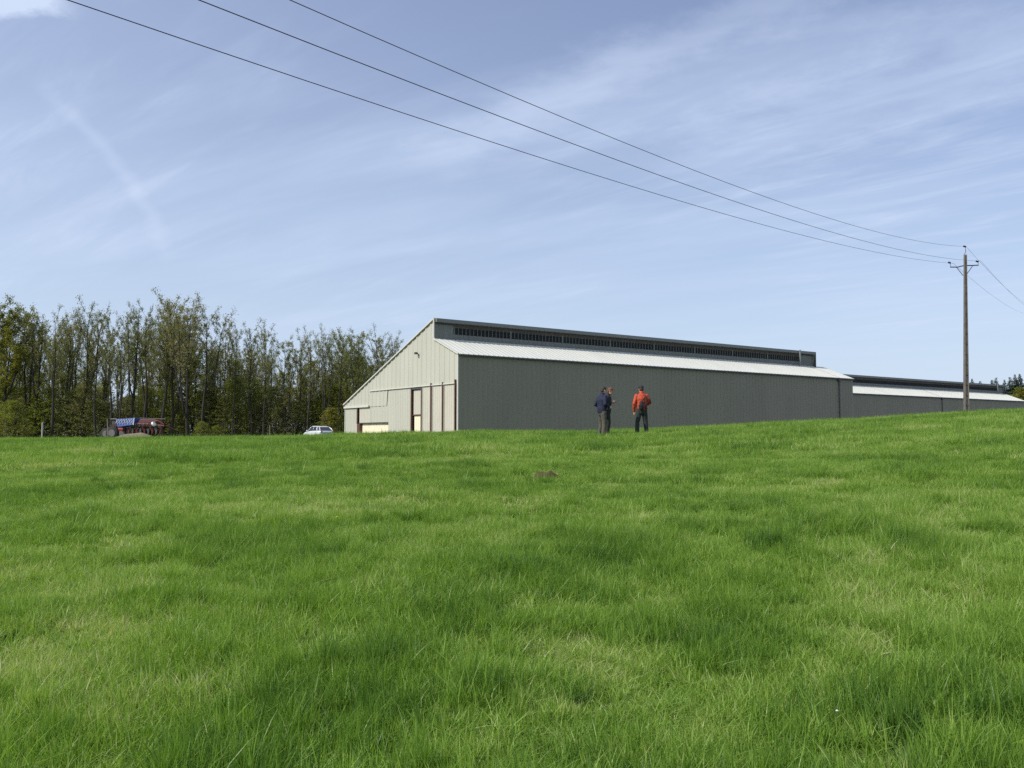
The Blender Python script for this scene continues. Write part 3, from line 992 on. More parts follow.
# conifers on the right
def spruce(seed, H):
    rnd = random.Random(seed); T = MB(); C = MB()
    T.tube([(0, 0, 0), (0, 0, H * 0.5), (0, 0, H * 0.98)], [H * 0.014, H * 0.009, 0.01], 6)
    n = 60
    for k in range(n):
        z = H * (0.10 + 0.88 * k / n)
        ln = (H - z) * 0.30 + 0.12
        for j in range(9):
            a = rnd.uniform(0, 6.28); l = ln * rnd.uniform(0.6, 1.15)
            d = Vector((math.cos(a), math.sin(a), -0.22)); s = Vector((-math.sin(a), math.cos(a), 0))
            b = Vector((0, 0, z))
            m = b + d * l * 0.55 + Vector((0, 0, 0.02)); e = b + d * l + Vector((0, 0, 0.12 * l))
            w = l * 0.24
            C.add([b, m - s * w + Vector((0, 0, -.15 * l)), e, m + s * w + Vector((0, 0, -.15 * l)), m + Vector((0, 0, 0.05))], [(0, 1, 4), (1, 2, 4), (2, 3, 4), (3, 0, 4)])
            leafcards(C, m, 4, l * 0.45, min(0.26, 0.05 + l * 0.14), rnd, 0.4)
    t, c = T.mesh('trunk'), C.mesh('crown')
    t.materials.append(m_bark); c.materials.append(m_needle)
    return t, c


SP = [spruce(41, 18), spruce(42, 18)]
for (px, yt, dep, lab) in ((973, 376.5, 240, 'conifer top just right of the utility pole'), (981, 379, 246, 'short conifer top second right of utility pole'),
                           (993, 377.5, 238, 'left conifer of pair above end of far barn'), (997, 375.5, 236, 'right conifer of pair above end of far barn'),
                           (1005.5, 377.5, 232, 'conifer just past the end of far barn clerestory'), (1011, 375, 230, 'conifer beside tallest conifer at right edge'),
                           (1016, 372, 228, 'tallest spiky conifer near right edge of photo'), (1021, 371.5, 232, 'conifer right of the tallest at photo edge')):
    h = (435 - yt) / F * dep + 0.8
    place_tree('conifer', rnd.choice(SP), None, lab, 'conifer', 'conifers beyond the barns', (px - 512) / F * dep, dep, h / 18, rnd.uniform(0, 6), 1.15)
for i, px in enumerate((1030, 1037, 1045, 1054, 1062, 1071, 1083, 1096)):
    dep = 230 + rnd.uniform(-5, 8); h = rnd.uniform(15, 19)
    place_tree('conifer', SP[i % 2], None, 'dark conifer in the row continuing past the right edge', 'conifer', 'conifers past the right edge', (px - 512) / F * dep, dep, h / 18, rnd.uniform(0, 6), 1.1)
for (px, dep, s, lab) in ((1004, 215, 1.35, 'olive rounded tree just behind end of far barn'), (1014, 212, 1.55, 'olive rounded tree under tallest conifer'),
                          (1024, 205, 1.75, 'yellow-green rounded tree at right photo edge'), (1036, 205, 1.7, 'green rounded tree just beyond right photo edge'),
                          (1050, 210, 1.6, 'green rounded tree farther beyond right photo edge')):
    place_tree('broadleaf_tree', SHY if px in (1024, 1014) else SH[3], None, lab, 'tree', 'rounded trees beyond the far barn', (px - 512) / F * dep, dep, s, rnd.uniform(0, 6), 1.2)

# ------------------------------------------------------------------ fence posts
m_post = mat('pale weathered wood', (0.42, 0.40, 0.36), 0.85, var=0.2, vscale=5)
m_post2 = mat('grey stake wood', (0.22, 0.20, 0.15), 0.9, var=0.2)
def fpost(px, Y, h, r, m, lab, nm='fence_post'):
    x = (px - 512) / F * Y
    q = MB(); q.tube([(0, 0, -0.3), (0.01, 0, h * 0.5), (0.0, 0.01, h - 0.03), (0, 0.01, h)], [r, r, r * 0.95, r * 0.6], 8)
    o = q.build(nm, m); o.location = (x, Y, gz(x, Y)); tag(o, lab, 'post')
    return o
fpost(42.8, 62, 1.35, 0.055, m_post, 'short whitish fence post standing in front of the wood')
fpost(270, 85, 1.45, 0.035, m_post2, 'thin wooden stake at field edge left of silver car', 'stake')
fpost(109, 80, 2.0, 0.05, m_post2, 'leaning pale stake at left end of farm machine', 'stake').rotation_euler = (0, R(-4), 0)

# ------------------------------------------------------------------ mound
def mound(name, px, Y, w, d, h, m, lab, cat, seed=1, dz=0.0):
    rnd = random.Random(seed)
    x = (px - 512) / F * Y; V_ = []; F_ = []; n = 28
    for i in range(n + 1):
        for j in range(n + 1):
            u = i / n * 2 - 1; v = j / n * 2 - 1
            r = math.hypot(u, v)
            z = h * max(0, 1 - r ** 1.6) * (0.8 + 0.5 * mn.noise(Vector((u * 3 + seed, v * 3, 0)))) - 0.04
            xx = u * w / 2; yy = v * d / 2
            V_.append((xx, yy, z + gz(x + xx, Y + yy) - gz(x, Y)))
    for i in range(n):
        for j in range(n):
            a = i * (n + 1) + j; F_.append((a, a + 1, a + n + 2, a + n + 1))
    me_ = bpy.data.meshes.new(name); me_.from_pydata(V_, [], F_)
    me_.polygons.foreach_set('use_smooth', [True] * len(F_))
    o = link(name, me_, m); o.location = (x, Y, gz(x, Y) + dz); tag(o, lab, cat)
    return o
m_sand = mat('pale earth', (0.17, 0.155, 0.095), 0.95, var=0.3, vscale=2, bump=0.6, bscale=3)
m_mole = mat('red-brown soil', (0.085, 0.052, 0.026), 0.95, var=0.3, vscale=15, bump=0.8, bscale=40)
mound('earth_mound', 136, 72, 7.5, 3.0, 0.62, m_sand, 'low pale earth mound in front of the red farm machine', 'mound', 3)

# ------------------------------------------------------------------ farm machine
m_mred = mat('faded red machine paint', (0.095, 0.018, 0.014), 0.5, var=0.25, vscale=3)
m_mred2 = mat('bright red machine paint', (0.24, 0.028, 0.018), 0.45, var=0.2, vscale=4)
m_blue = mat('blue tarpaulin', (0.012, 0.055, 0.24), 0.5, var=0.2, vscale=2)
m_white = mat('white paint', (0.75, 0.75, 0.72), 0.5, var=0.1)
m_rim = mat('grey wheel rim', (0.16, 0.15, 0.14), 0.5, var=0.2)
MY = 84.0
def mx(px): return (px - 138) / F * MY
mach = thing('farm_machine', 'folded red seed drill with blue hopper parked by the wood', 'farm machine', None,
             ((138 - 512) / F * MY, MY, gz((138 - 512) / F * MY, MY)), R(-6))
mz0 = gz((138 - 512) / F * MY, MY)
def mz(py): return (435 - py) / F * MY + EYE - mz0
def wheel(x, y, r, w, parent, rim):
    q = MB(); 
    q.tube([(x, y - w / 2, r), (x, y - w / 2 + 0.04, r), (x, y + w / 2 - 0.04, r), (x, y + w / 2, r)], [r * 0.9, r, r, r * 0.9], 22)
    t = q.build('wheel', m_dark, parent, True)
    q = MB(); q.tube([(x, y - w / 2 - 0.015, r), (x, y + w / 2 + 0.015, r)], r * 0.55, 18); q.build('rim', rim, t)
    return t
q = MB()
q.box(mx(112), mx(168), -0.6, -0.45, mz(426.5), mz(425)); q.box(mx(112), mx(168), 0.6, 0.75, mz(426.5), mz(425))
for px in (113, 124, 138, 152, 166): q.box(mx(px), mx(px) + 0.14, -0.44, 0.59, mz(426.3), mz(425.2))
q.tube([(mx(168), 0, mz(426.2)), (mx(176), 0.5, mz(430.5))], 0.06, 6)
q.build('frame', m_mred, mach, bevel=0.01)
# blue hopper with white lashings, leaning cover
q = MB()
a = [(mx(119), -0.7, mz(419.5)), (mx(139), -0.7, mz(418)), (mx(139), -0.85, mz(425)), (mx(122), -0.85, mz(427.2))]
bq = [(p[0], 0.7, p[2]) for p in a]
q.add(a + bq, [(3, 2, 1, 0), (4, 5, 6, 7), (0, 1, 5, 4), (1, 2, 6, 5), (2, 3, 7, 6), (3, 0, 4, 7)])
hp = q.build('hopper', m_blue, mach, bevel=0.03)
q = MB()
for k in range(7):
    xx = mx(119.8 + k * 2.7); q.tube([(xx, -0.745, mz(419.7 - k * 0.15)), (xx + 0.22, -0.86, mz(424.6))], 0.014, 5)
    q.tube([(xx + 0.26, -0.745, mz(419.7 - k * 0.15)), (xx - 0.02, -0.82, mz(423.2))], 0.010, 5)
q.tube([(mx(139) - 0.03, -0.74, mz(418)), (mx(139) - 0.03, -0.87, mz(425))], 0.03, 5)
q.build('lashing', m_white, hp)
q = MB(); q.box(mx(112), mx(119), -0.5, 0.5, mz(420), mz(418.5)); q.box(mx(113), mx(118.5), -0.4, 0.4, mz(425), mz(420.2))
q.build('engine_cover', m_gut, mach, bevel=0.05)
# folded wing with tine row
q = MB()
q.add([(mx(143.5), -0.5, mz(419.3)), (mx(160), -0.5, mz(419.6)), (mx(160), -0.55, mz(423)), (mx(141), -0.55, mz(423)),
       (mx(143.5), 0.4, mz(419.3)), (mx(160), 0.4, mz(419.6)), (mx(160), 0.4, mz(423)), (mx(141), 0.4, mz(423))],
      [(3, 2, 1, 0), (4, 5, 6, 7), (0, 1, 5, 4), (1, 2, 6, 5), (2, 3, 7, 6), (3, 0, 4, 7)])
q.build('folded_wing', m_mred, mach, bevel=0.03)
q = MB(); q.tube([(mx(138), -0.62, mz(423.3)), (mx(152), -0.62, mz(424.0)), (mx(169), -0.62, mz(426.0))], 0.05, 6); q.build('toolbar', m_mred2, mach)
for k in range(14):
    px = 140 + k * 2.05
    zt = mz(423.4 + max(0, px - 152) * 0.11)
    q = MB(); q.tube([(mx(px), -0.70, zt + 0.03), (mx(px) + 0.02, -0.78, zt - 0.16), (mx(px) - 0.06, -0.70, zt - 0.36)], [0.03, 0.025, 0.012], 5)
    q.build('tine', m_rim if k % 2 == 0 else m_mred, mach)
q = MB(); q.tube([(mx(158.5), -0.75, mz(424.6)), (mx(160), -0.76, mz(423.6))], [0.26, 0.24], 12, (0, 1, 0)); q.build('marker_disc', m_white, mach)
q = MB(); q.tube([(mx(156), -0.6, mz(424)), (mx(162), -0.6, mz(420.5)), (mx(169), -0.6, mz(424.5))], 0.045, 6); q.build('lift_arm', m_mred2, mach)
q = MB(); q.tube([(mx(141), -0.2, mz(418.2)), (mx(168), -0.2, mz(419.2))], 0.03, 6); q.build('hydraulic_pipe', m_gut, mach)
q = MB(); q.box(mx(122.5), mx(128), -0.9, -0.5, mz(431), mz(428)); q.build('fertiliser_box', m_mred2, mach, bevel=0.05)
for k in range(9):
    px = 131 + k * 4.1
    q = MB(); q.tube([(mx(px), -0.55, mz(431.5)), (mx(px) + 0.05, -0.48, mz(431.5))], [0.30, 0.30], 16)
    q.build('disc', m_gut if k % 2 else m_mred, mach)
wheel(mx(117.5), -0.95, 0.62, 0.3, mach, m_rim); wheel(mx(110), -0.8, 0.55, 0.25, mach, m_rim)
wheel(mx(148), -0.2, 0.55, 0.35, mach, m_mred2); wheel(mx(117.5), 0.9, 0.62, 0.3, mach, m_rim)

# ------------------------------------------------------------------ car
m_car = mat('silver car paint', (0.66, 0.69, 0.70), 0.28, 0.2, spec=0.7)
m_tail = mat('red tail lamp', (0.35, 0.02, 0.015), 0.2)
m_head = mat('clear head lamp', (0.8, 0.82, 0.85), 0.1)
CY = 94.0
cx = (318.5 - 512) / F * CY
car = thing('parked_car', 'silver-white hatchback car parked beside the barn at wood edge', 'car', None, (cx, CY, gz(cx, CY)), R(180 - 50))
def loft(stations, n):
    q = MB(); vs = []
    for st in stations: vs.extend(st)
    m = len(stations[0]); fs = []
    for i in range(len(stations) - 1):
        for k in range(m):
            k2 = (k + 1) % m
            fs.append((i * m + k, i * m + k2, (i + 1) * m + k2, (i + 1) * m + k))
    fs.append(tuple(range(m))[::-1]); fs.append(tuple((len(stations) - 1) * m + k for k in range(m)))
    q.add(vs, fs); return q
def sec(x, w, zb, zt, rd=0.12):
    out = []
    for (sy, sz, a0) in ((1, 0, -90), (1, 1, 0), (-1, 1, 90), (-1, 0, 180)):
        cyy = sy * (w - rd); czz = (zt - rd) if sz else (zb + rd)
        for a in (0, 30, 60, 90):
            an = R(a0 + a); out.append((x, cyy + rd * math.cos(an), czz + rd * math.sin(an)))
    return out
st = [sec(-2.08, 0.70, 0.38, 0.80, .08), sec(-2.02, 0.80, 0.26, 0.94), sec(-1.7, 0.87, 0.22, 0.98), sec(-0.8, 0.89, 0.20, 0.97), sec(0.4, 0.89, 0.20, 0.94),
      sec(1.05, 0.88, 0.20, 0.90), sec(1.6, 0.85, 0.22, 0.82), sec(1.98, 0.76, 0.26, 0.70), sec(2.12, 0.62, 0.32, 0.58, .08)]
loft(st, 16).build('body', m_car, car, True)
g = [[(-1.92, .68, .95), (-1.92, -.68, .95), (-1.92, -.68, .96), (-1.92, .68, .96)],
     [(-1.35, .74, .95), (-1.35, -.74, .95), (-1.35, -.58, 1.36), (-1.35, .58, 1.36)],
     [(-0.9, .78, .93), (-0.9, -.78, .93), (-0.9, -.60, 1.42), (-0.9, .60, 1.42)],
     [(0.2, .78, .91), (0.2, -.78, .91), (0.2, -.60, 1.44), (0.2, .60, 1.44)],
     [(0.45, .77, .90), (0.45, -.77, .90), (0.45, -.56, 1.38), (0.45, .56, 1.38)],
     [(1.18, .70, .86), (1.18, -.70, .86), (1.18, -.68, .88), (1.18, .68, .88)]]
loft(g, 4).build('windows', m_glass, car)
q = loft([[( -1.45, .54, 1.33), (-1.45, -.54, 1.33), (-1.45, -.5, 1.37), (-1.45, .5, 1.37)], [(-0.9, .625, 1.40), (-0.9, -.625, 1.40), (-0.9, -.56, 1.47), (-0.9, .56, 1.47)],
          [(0.2, .625, 1.42), (0.2, -.625, 1.42), (0.2, -.56, 1.49), (0.2, .56, 1.49)], [(0.5, .56, 1.37), (0.5, -.56, 1.37), (0.5, -.52, 1.42), (0.5, .52, 1.42)]], 4)
q.build('roof', m_car, car, bevel=0.02)
q = MB()
for sy in (-1, 1):
    q.tube([(-1.42, sy * .57, 1.35), (-1.72, sy * .70, 1.12), (-1.95, sy * .74, .93)], 0.05, 6)
    q.tube([(-1.0, sy * .62, 1.41), (-1.25, sy * .79, .95)], [.05, .09], 6)
    q.tube([(-0.25, sy * .62, 1.43), (-0.28, sy * .79, .93)], .018, 6)
    q.tube([(0.45, sy * .58, 1.39), (1.2, sy * .71, .87)], .035, 6)
q.build('pillars', m_car, car, True)
for sy in (-1, 1):
    q = MB(); q.ell((-2.03, sy * 0.66, 0.83), (0.06, 0.16, 0.10), 10, 6); q.build('taillight', m_tail, car, True)
    q = MB(); q.ell((1.98, sy * 0.60, 0.62), (0.12, 0.16, 0.08), 10, 6); q.build('headlight', m_head, car, True)
    q = MB(); q.ell((0.75, sy * 0.96, 0.98), (0.09, 0.10, 0.07), 10, 6); q.build('mirror', m_car, car, True)
    wheel(1.3, sy * 0.80, 0.31, 0.2, car, m_rim); wheel(-1.35, sy * 0.80, 0.31, 0.2, car, m_rim)

# ------------------------------------------------------------------ people
m_skin = mat('skin', (0.52, 0.30, 0.21), 0.6)
m_hairb = mat('dark brown hair', (0.035, 0.022, 0.015), 0.7)
m_hairr = mat('reddish brown hair', (0.12, 0.05, 0.025), 0.7)
m_navy = mat('navy jacket cloth', (0.006, 0.010, 0.036), 0.8, var=0.2, vscale=9, bump=0.5, bscale=14)
m_black = mat('black cloth', (0.014, 0.016, 0.022), 0.8, var=0.2, vscale=9, bump=0.4, bscale=14)
m_beige = mat('grey-beige trouser cloth', (0.085, 0.08, 0.06), 0.9, var=0.2, vscale=8, bump=0.5, bscale=12)
m_dkgreen = mat('dark grey-green trouser cloth', (0.026, 0.032, 0.029), 0.9, var=0.2, vscale=8, bump=0.4, bscale=12)
m_olive = mat('dark olive trouser cloth', (0.022, 0.023, 0.017), 0.9, var=0.2, vscale=8, bump=0.4, bscale=12)
m_orange = mat('orange-red jacket cloth', (0.44, 0.052, 0.013), 0.65, var=0.1, vscale=6, bump=0.5, bscale=12)
m_boot = mat('brown boot leather', (0.05, 0.03, 0.02), 0.7)
m_eye = mat('dark eye', (0.02, 0.015, 0.01), 0.3)


def hand(b, w, d, palm_n, side):
    """hand at wrist w pointing along d; palm faces palm_n; curled fingers"""
    d = d.normalized(); n = (palm_n - d * palm_n.dot(d)).normalized(); s = d.cross(n) * side
    b.cap_tube([w - d * 0.02, w + d * 0.035, w + d * 0.085], [0.024, 0.038, 0.040], 10, s, [0.022, 0.015, 0.014])
    for k, (o, l) in enumerate(((0.030, .068), (0.010, .076), (-0.011, .071), (-0.031, .056))):
        p0 = w + d * 0.075 + s * o
        p1 = w + d * (0.09 + l * 0.45) + s * o * 1.1 + n * 0.006
        p2 = p1 + (d * 0.7 + n * 0.75).normalized() * l * 0.38
        p3 = p2 + (d * 0.15 + n).normalized() * l * 0.33
        b.cap_tube([p0, p1, p2, p3], [0.0095, 0.0092, 0.0085, 0.0072], 7)
    q0 = w + d * 0.025 + s * 0.024; q1 = q0 + (s * 0.9 + d * 0.7 + n * 0.3).normalized() * 0.036
    q2 = q1 + (d * 0.9 + s * 0.2 + n * 0.5).normalized() * 0.030
    b.cap_tube([q0, q1, q2], [0.014, 0.011, 0.009], 7)


def person(label, px, Y, height, rz, P, group=None):
    """local frame: +Y is forward, +X the person's right. P: joints and materials"""
    x = (px - 512) / F * Y
    base = thing('person', label, 'person', group, (x, Y, gz(x, Y) - 0.01), rz)
    s = height / 1.75
    base.scale = (s, s, s)
    V3 = Vector
    tilt = P.get('nod', 0.0); turn = P.get('turn', 0.0)
    HM = Matrix.Rotation(turn, 3, 'Z') @ Matrix.Rotation(-tilt, 3, 'X')
    neck = V3((0, 0.0 + P.get('stoop', 0), 1.50))
    hc = neck + HM @ V3((0, 0.03, 0.135))
    def hp_(v): return hc + HM @ V3(v)
    st = P.get('stoop', 0)
    pel = V3((0, 0, 0.95)); chest = V3((0, st * 0.6 - 0.0, 1.30))
    b = MB()
    # torso and neck
    b.cap_tube([pel - V3((0, 0, 0.05)), pel + V3((0, 0, 0.06)), V3((0, st * .3, 1.12)), chest, V3((0, st * .9, 1.42)), V3((0, st, 1.46))],
               [0.150, 0.160, 0.138, 0.165, 0.155, 0.09], 18, (1, 0, 0), [0.105, 0.11, 0.10, 0.115, 0.095, 0.07])
    b.cap_tube([V3((0, st, 1.42)), neck + V3((0, 0, 0.02)), hc - HM @ V3((0, .02, .06))], [0.062, 0.055, 0.055], 12)
    # head: skull, jaw, nose, ears
    b.ell(hc + HM @ V3((0, -0.01, 0.03)), (0.076, 0.096, 0.092), 18, 12, HM)
    b.ell(hc + HM @ V3((0, 0.022, -0.045)), (0.056, 0.070, 0.070), 16, 10, HM)
    b.cap_tube([hp_((0, 0.082, 0.012)), hp_((0, 0.108, -0.022)), hp_((0, 0.088, -0.03))], [0.009, 0.014, 0.012], 8)
    b.ell(hp_((0, 0.083, -0.060)), (0.024, 0.012, 0.008), 8, 5, HM)
    for sx in (-1, 1): b.ell(hp_((sx * 0.077, -0.008, -0.005)), (0.009, 0.018, 0.031), 8, 6, HM)
    j = P['j']
    sleeves = []; legs = []
    for sx in (-1, 1):
        S = 'R' if sx > 0 else 'L'
        sh = V3((sx * 0.175, st * 0.9, 1.405)); el_ = V3(j['el' + S]); wr = V3(j['wr' + S])
        b.cap_tube([sh, sh.lerp(el_, .5), el_, el_.lerp(wr, .4), wr], [0.052, 0.046, 0.036, 0.037, 0.024], 12)
        hd = V3(j.get('hd' + S, tuple(wr - el_)))
        hand(b, wr, hd, V3(j.get('pn' + S, (-sx, 0, 0))), -sx)
        hipp = V3((sx * 0.085, 0, 0.92)); kn = V3(j['kn' + S]); an = V3(j['an' + S])
        b.cap_tube([hipp, hipp.lerp(kn, .5), kn, kn.lerp(an, .35), an], [0.085, 0.074, 0.052, 0.055, 0.034], 12)
        ft = V3(j.get('ft' + S, (0.03 * sx, 1, 0))).normalized()
        b.cap_tube([an - V3((0, 0, .02)) - ft * .03, V3((an.x, an.y, 0.045)) + ft * .08, V3((an.x, an.y, 0.035)) + ft * .16], [0.035, 0.036, 0.030], 10, None)
        sleeves.append((sh, el_, wr)); legs.append((hipp, kn, an, ft))
    remeshed('body', b, m_skin, base, 0.0065, 3)
    # face marks
    for sx in (-1, 1):
        q = MB(); q.ell(hp_((sx * 0.031, 0.086, 0.012)), (0.012, 0.008, 0.007), 8, 5, HM); q.build('eye', m_eye, base, True)
    # trousers
    q = MB()
    q.cap_tube([V3((0, 0, 0.86)), V3((0, 0, 0.96)), V3((0, 0, 1.04))], [0.165, 0.178, 0.160], 18, (1, 0, 0), [0.125, 0.130, 0.118])
    for (hipp, kn, an, ft) in legs:
        a0 = an + V3((0, 0, 0.0)) + (kn - an).normalized() * 0.02
        q.cap_tube([hipp, hipp.lerp(kn, .5), kn, kn.lerp(an, .5), a0], [0.105, 0.095, 0.078, 0.074, 0.070], 14)
    remeshed('trousers', q, P['trousers'], base, 0.010, 2)
    for (hipp, kn, an, ft) in legs:
        q = MB()
        q.cap_tube([V3((an.x, an.y, 0.055)) - ft * .06, V3((an.x, an.y, 0.055)) + ft * .06, V3((an.x, an.y, 0.045)) + ft * .17], [0.046, 0.052, 0.044], 12, V3((0, 0, 1)).cross(ft), [0.052, 0.05, 0.036])
        q.cap_tube([an + V3((0, 0, .06)), V3((an.x, an.y, 0.06))], [0.052, 0.05], 12)
        remeshed('boot', q, m_boot, base, 0.009, 2)
    # jacket
    q = MB(); lo = P.get('hem', 0.88)
    q.cap_tube([V3((0, 0, lo + 0.06)), V3((0, 0, lo + 0.14)), V3((0, st * .3, 1.14)), V3((0, st * .6 - 0.01, 1.30)), V3((0, st * .9, 1.42)), V3((0, st, 1.475))],
               [0.185, 0.195, 0.185, 0.198, 0.178, 0.085], 20, (1, 0, 0), [0.145, 0.150, 0.145, 0.150, 0.118, 0.075])
    for i, (sh, el_, wr) in enumerate(sleeves):
        q.cap_tube([sh - V3((0, 0, 0.01)), sh.lerp(el_, .5), el_, el_.lerp(wr, .5), wr - (wr - el_).normalized() * 0.03], [0.078, 0.070, 0.060, 0.054, 0.044], 14)
    q.cap_tube([V3((0, st, 1.44)), V3((0, st + .005, 1.515))], [0.078, 0.072], 14)
    remeshed('jacket', q, P['jacket'], base, 0.010, 2)
    # hair / cap
    q = MB()
    hv = P.get('hairv', 0)
    q.ell(hc + HM @ V3((0, -0.022, 0.045)), (0.086, 0.100, 0.090), 18, 12, HM)
    q.ell(hc + HM @ V3((0, -0.052, -0.01)), (0.078, 0.062, 0.080 + hv), 16, 10, HM)
    remeshed('hair', q, P['hair'], base, 0.008, 2)
    if P.get('cap'):
        q = MB()
        q.ell(hc + HM @ V3((0, -0.012, 0.062)), (0.094, 0.110, 0.080), 18, 12, HM)
        q.cap_tube([hp_((0, 0.06, 0.045)), hp_((0, 0.165, 0.03))], [0.078, 0.05], 14, HM @ V3((1, 0, 0)), [0.012, 0.008])
        remeshed('cap', q, m_black, base, 0.008, 2)
    return base, hc, HM


# the man in navy, seen from behind and to the side
A_, _, _ = person('person in navy jacket and pale grey-beige trousers, hand at waist', 601.9, 29.8, 1.80, R(-62), dict(
    jacket=m_navy, trousers=m_beige, hair=m_hairb, hem=0.86, nod=R(12), turn=R(-10), stoop=0.02,
    j=dict(elR=(0.27, -0.06, 1.15), wrR=(0.20, 0.17, 1.08), elL=(-0.27, -0.10, 1.14), wrL=(-0.16, 0.16, 1.06), pnR=(-1, 0, -.3), pnL=(1, 0, -.3),
           knL=(-0.12, 0.05, 0.50), anL=(-0.15, -0.02, 0.09), knR=(0.11, 0.02, 0.50), anR=(0.13, -0.05, 0.09))))
B_, bc, bm_ = person('person with reddish brown hair looking down at small black camera', 606.8, 30.4, 1.80, R(-104), dict(
    jacket=m_black, trousers=m_olive, hair=m_hairr, hem=0.85, nod=R(26), turn=R(-6), stoop=0.05, hairv=0.02,
    j=dict(elR=(0.25, -0.06, 1.13), wrR=(0.09, 0.17, 1.24), elL=(-0.25, -0.06, 1.13), wrL=(-0.09, 0.17, 1.24), hdR=(-.3, 1, .1), hdL=(.3, 1, .1), pnR=(-1, 0, 0.1), pnL=(1, 0, 0.1),
           knL=(-0.10, 0.04, 0.50), anL=(-0.10, -0.03, 0.09), knR=(0.11, 0.05, 0.50), anR=(0.14, 0.02, 0.09))))
# camera held in both hands (a thing of its own)
W = A_.matrix_world
cr_, sr_ = math.cos(R(-104)), math.sin(R(-104))
lx, ly, lz = 0.0, 0.265, 1.255
s_ = 1.80 / 1.75
cobj = thing('handheld_camera', 'small black camera held by person with reddish brown hair', 'camera', None,
             (B_.location.x + (lx * cr_ - ly * sr_) * s_, B_.location.y + (lx * sr_ + ly * cr_) * s_, B_.location.z + lz * s_), R(-104))
q = MB(); q.box(-0.06, 0.06, -0.02, 0.02, -0.04, 0.04); q.build('camera_body', m_black, cobj, bevel=0.006)
q = MB(); q.tube([(0, 0.02, 0), (0, 0.055, 0), (0, 0.07, 0)], [0.032, 0.032, 0.027], 14); q.build('lens', m_gut, cobj)
q = MB(); q.box(-0.045, 0.045, -0.0235, -0.0205, -0.028, 0.028); q.build('screen', m_glass, cobj)

C_, _, _ = person('person in black cap and orange-red jacket seen from behind', 641.8, 31.0, 1.84, R(8), dict(
    jacket=m_orange, trousers=m_dkgreen, hair=m_hairb, cap=True, hem=0.93, nod=R(10), turn=R(0), stoop=0.02,
    j=dict(elR=(0.29, 0.00, 1.16), wrR=(0.20, 0.24, 1.10), elL=(-0.27, -0.02, 1.13), wrL=(-0.25, 0.08, 0.86), pnR=(-1, 0, 0), pnL=(1, .2, 0),
           knL=(-0.15, 0.04, 0.50), anL=(-0.18, -0.03, 0.09), knR=(0.14, 0.03, 0.50), anR=(0.17, 0.0, 0.09))))
# small shoulder bag worn on the back
bag = thing('shoulder_bag', 'small black bag slung on back of person in orange jacket', 'bag', None, tuple(C_.location), R(8))
q = MB(); q.cap_tube([(-0.075, -0.18, 1.00), (-0.075, -0.195, 1.12), (-0.06, -0.18, 1.24)], [0.085, 0.095, 0.075], 14, (1, 0, 0), [0.05, 0.06, 0.04])
remeshed('pouch', q, m_black, bag, 0.009, 3)
q = MB(); q.tube([(-0.09, -0.185, 1.20), (0.02, -0.165, 1.36), (0.12, -0.10, 1.47), (0.14, 0.02, 1.47)], 0.014, 6, (1, 0, 0), True, 0.006)
q.tube([(0.03, -0.20, 1.04), (0.13, -0.165, 1.02), (0.20, -0.06, 1.02)], 0.014, 6, (0, 0, 1), True, 0.006)
q.build('strap', m_black, bag)
q = MB(); q.tube([(0.10, -0.158, 1.0), (0.105, -0.165, 1.2), (0.10, -0.135, 1.4)], 0.016, 6, (1, 0, 0), True, 0.004)
q.build('dark_stripe', m_mred, C_)
m_dpanel = mat('dark jacket panel cloth', (0.05, 0.018, 0.014), 0.8, var=0.2, vscale=9)
q = MB(); q.cap_tube([(0.115, -0.125, 1.02), (0.12, -0.135, 1.18), (0.115, -0.115, 1.36)], [0.034, 0.040, 0.034], 12, (1, 0, 0), [0.03, 0.032, 0.03])
q.cap_tube([(0.255, -0.035, 1.30), (0.292, -0.035, 1.17)], [0.036, 0.034], 12, None, [0.03, 0.03])
remeshed('jacket_panel', q, m_dpanel, C_, 0.008, 2)

# ------------------------------------------------------------------ grass
m_grass = leafy('meadow grass blade', [(0.0, (0.036, 0.094, 0.028)), (0.30, (0.088, 0.182, 0.032)), (0.62, (0.190, 0.318, 0.042)), (0.85, (0.300, 0.430, 0.095)), (1.0, (0.50, 0.50, 0.26))],
                0.40, 0.55, attr='tone', rough=0.42, spec=0.35)


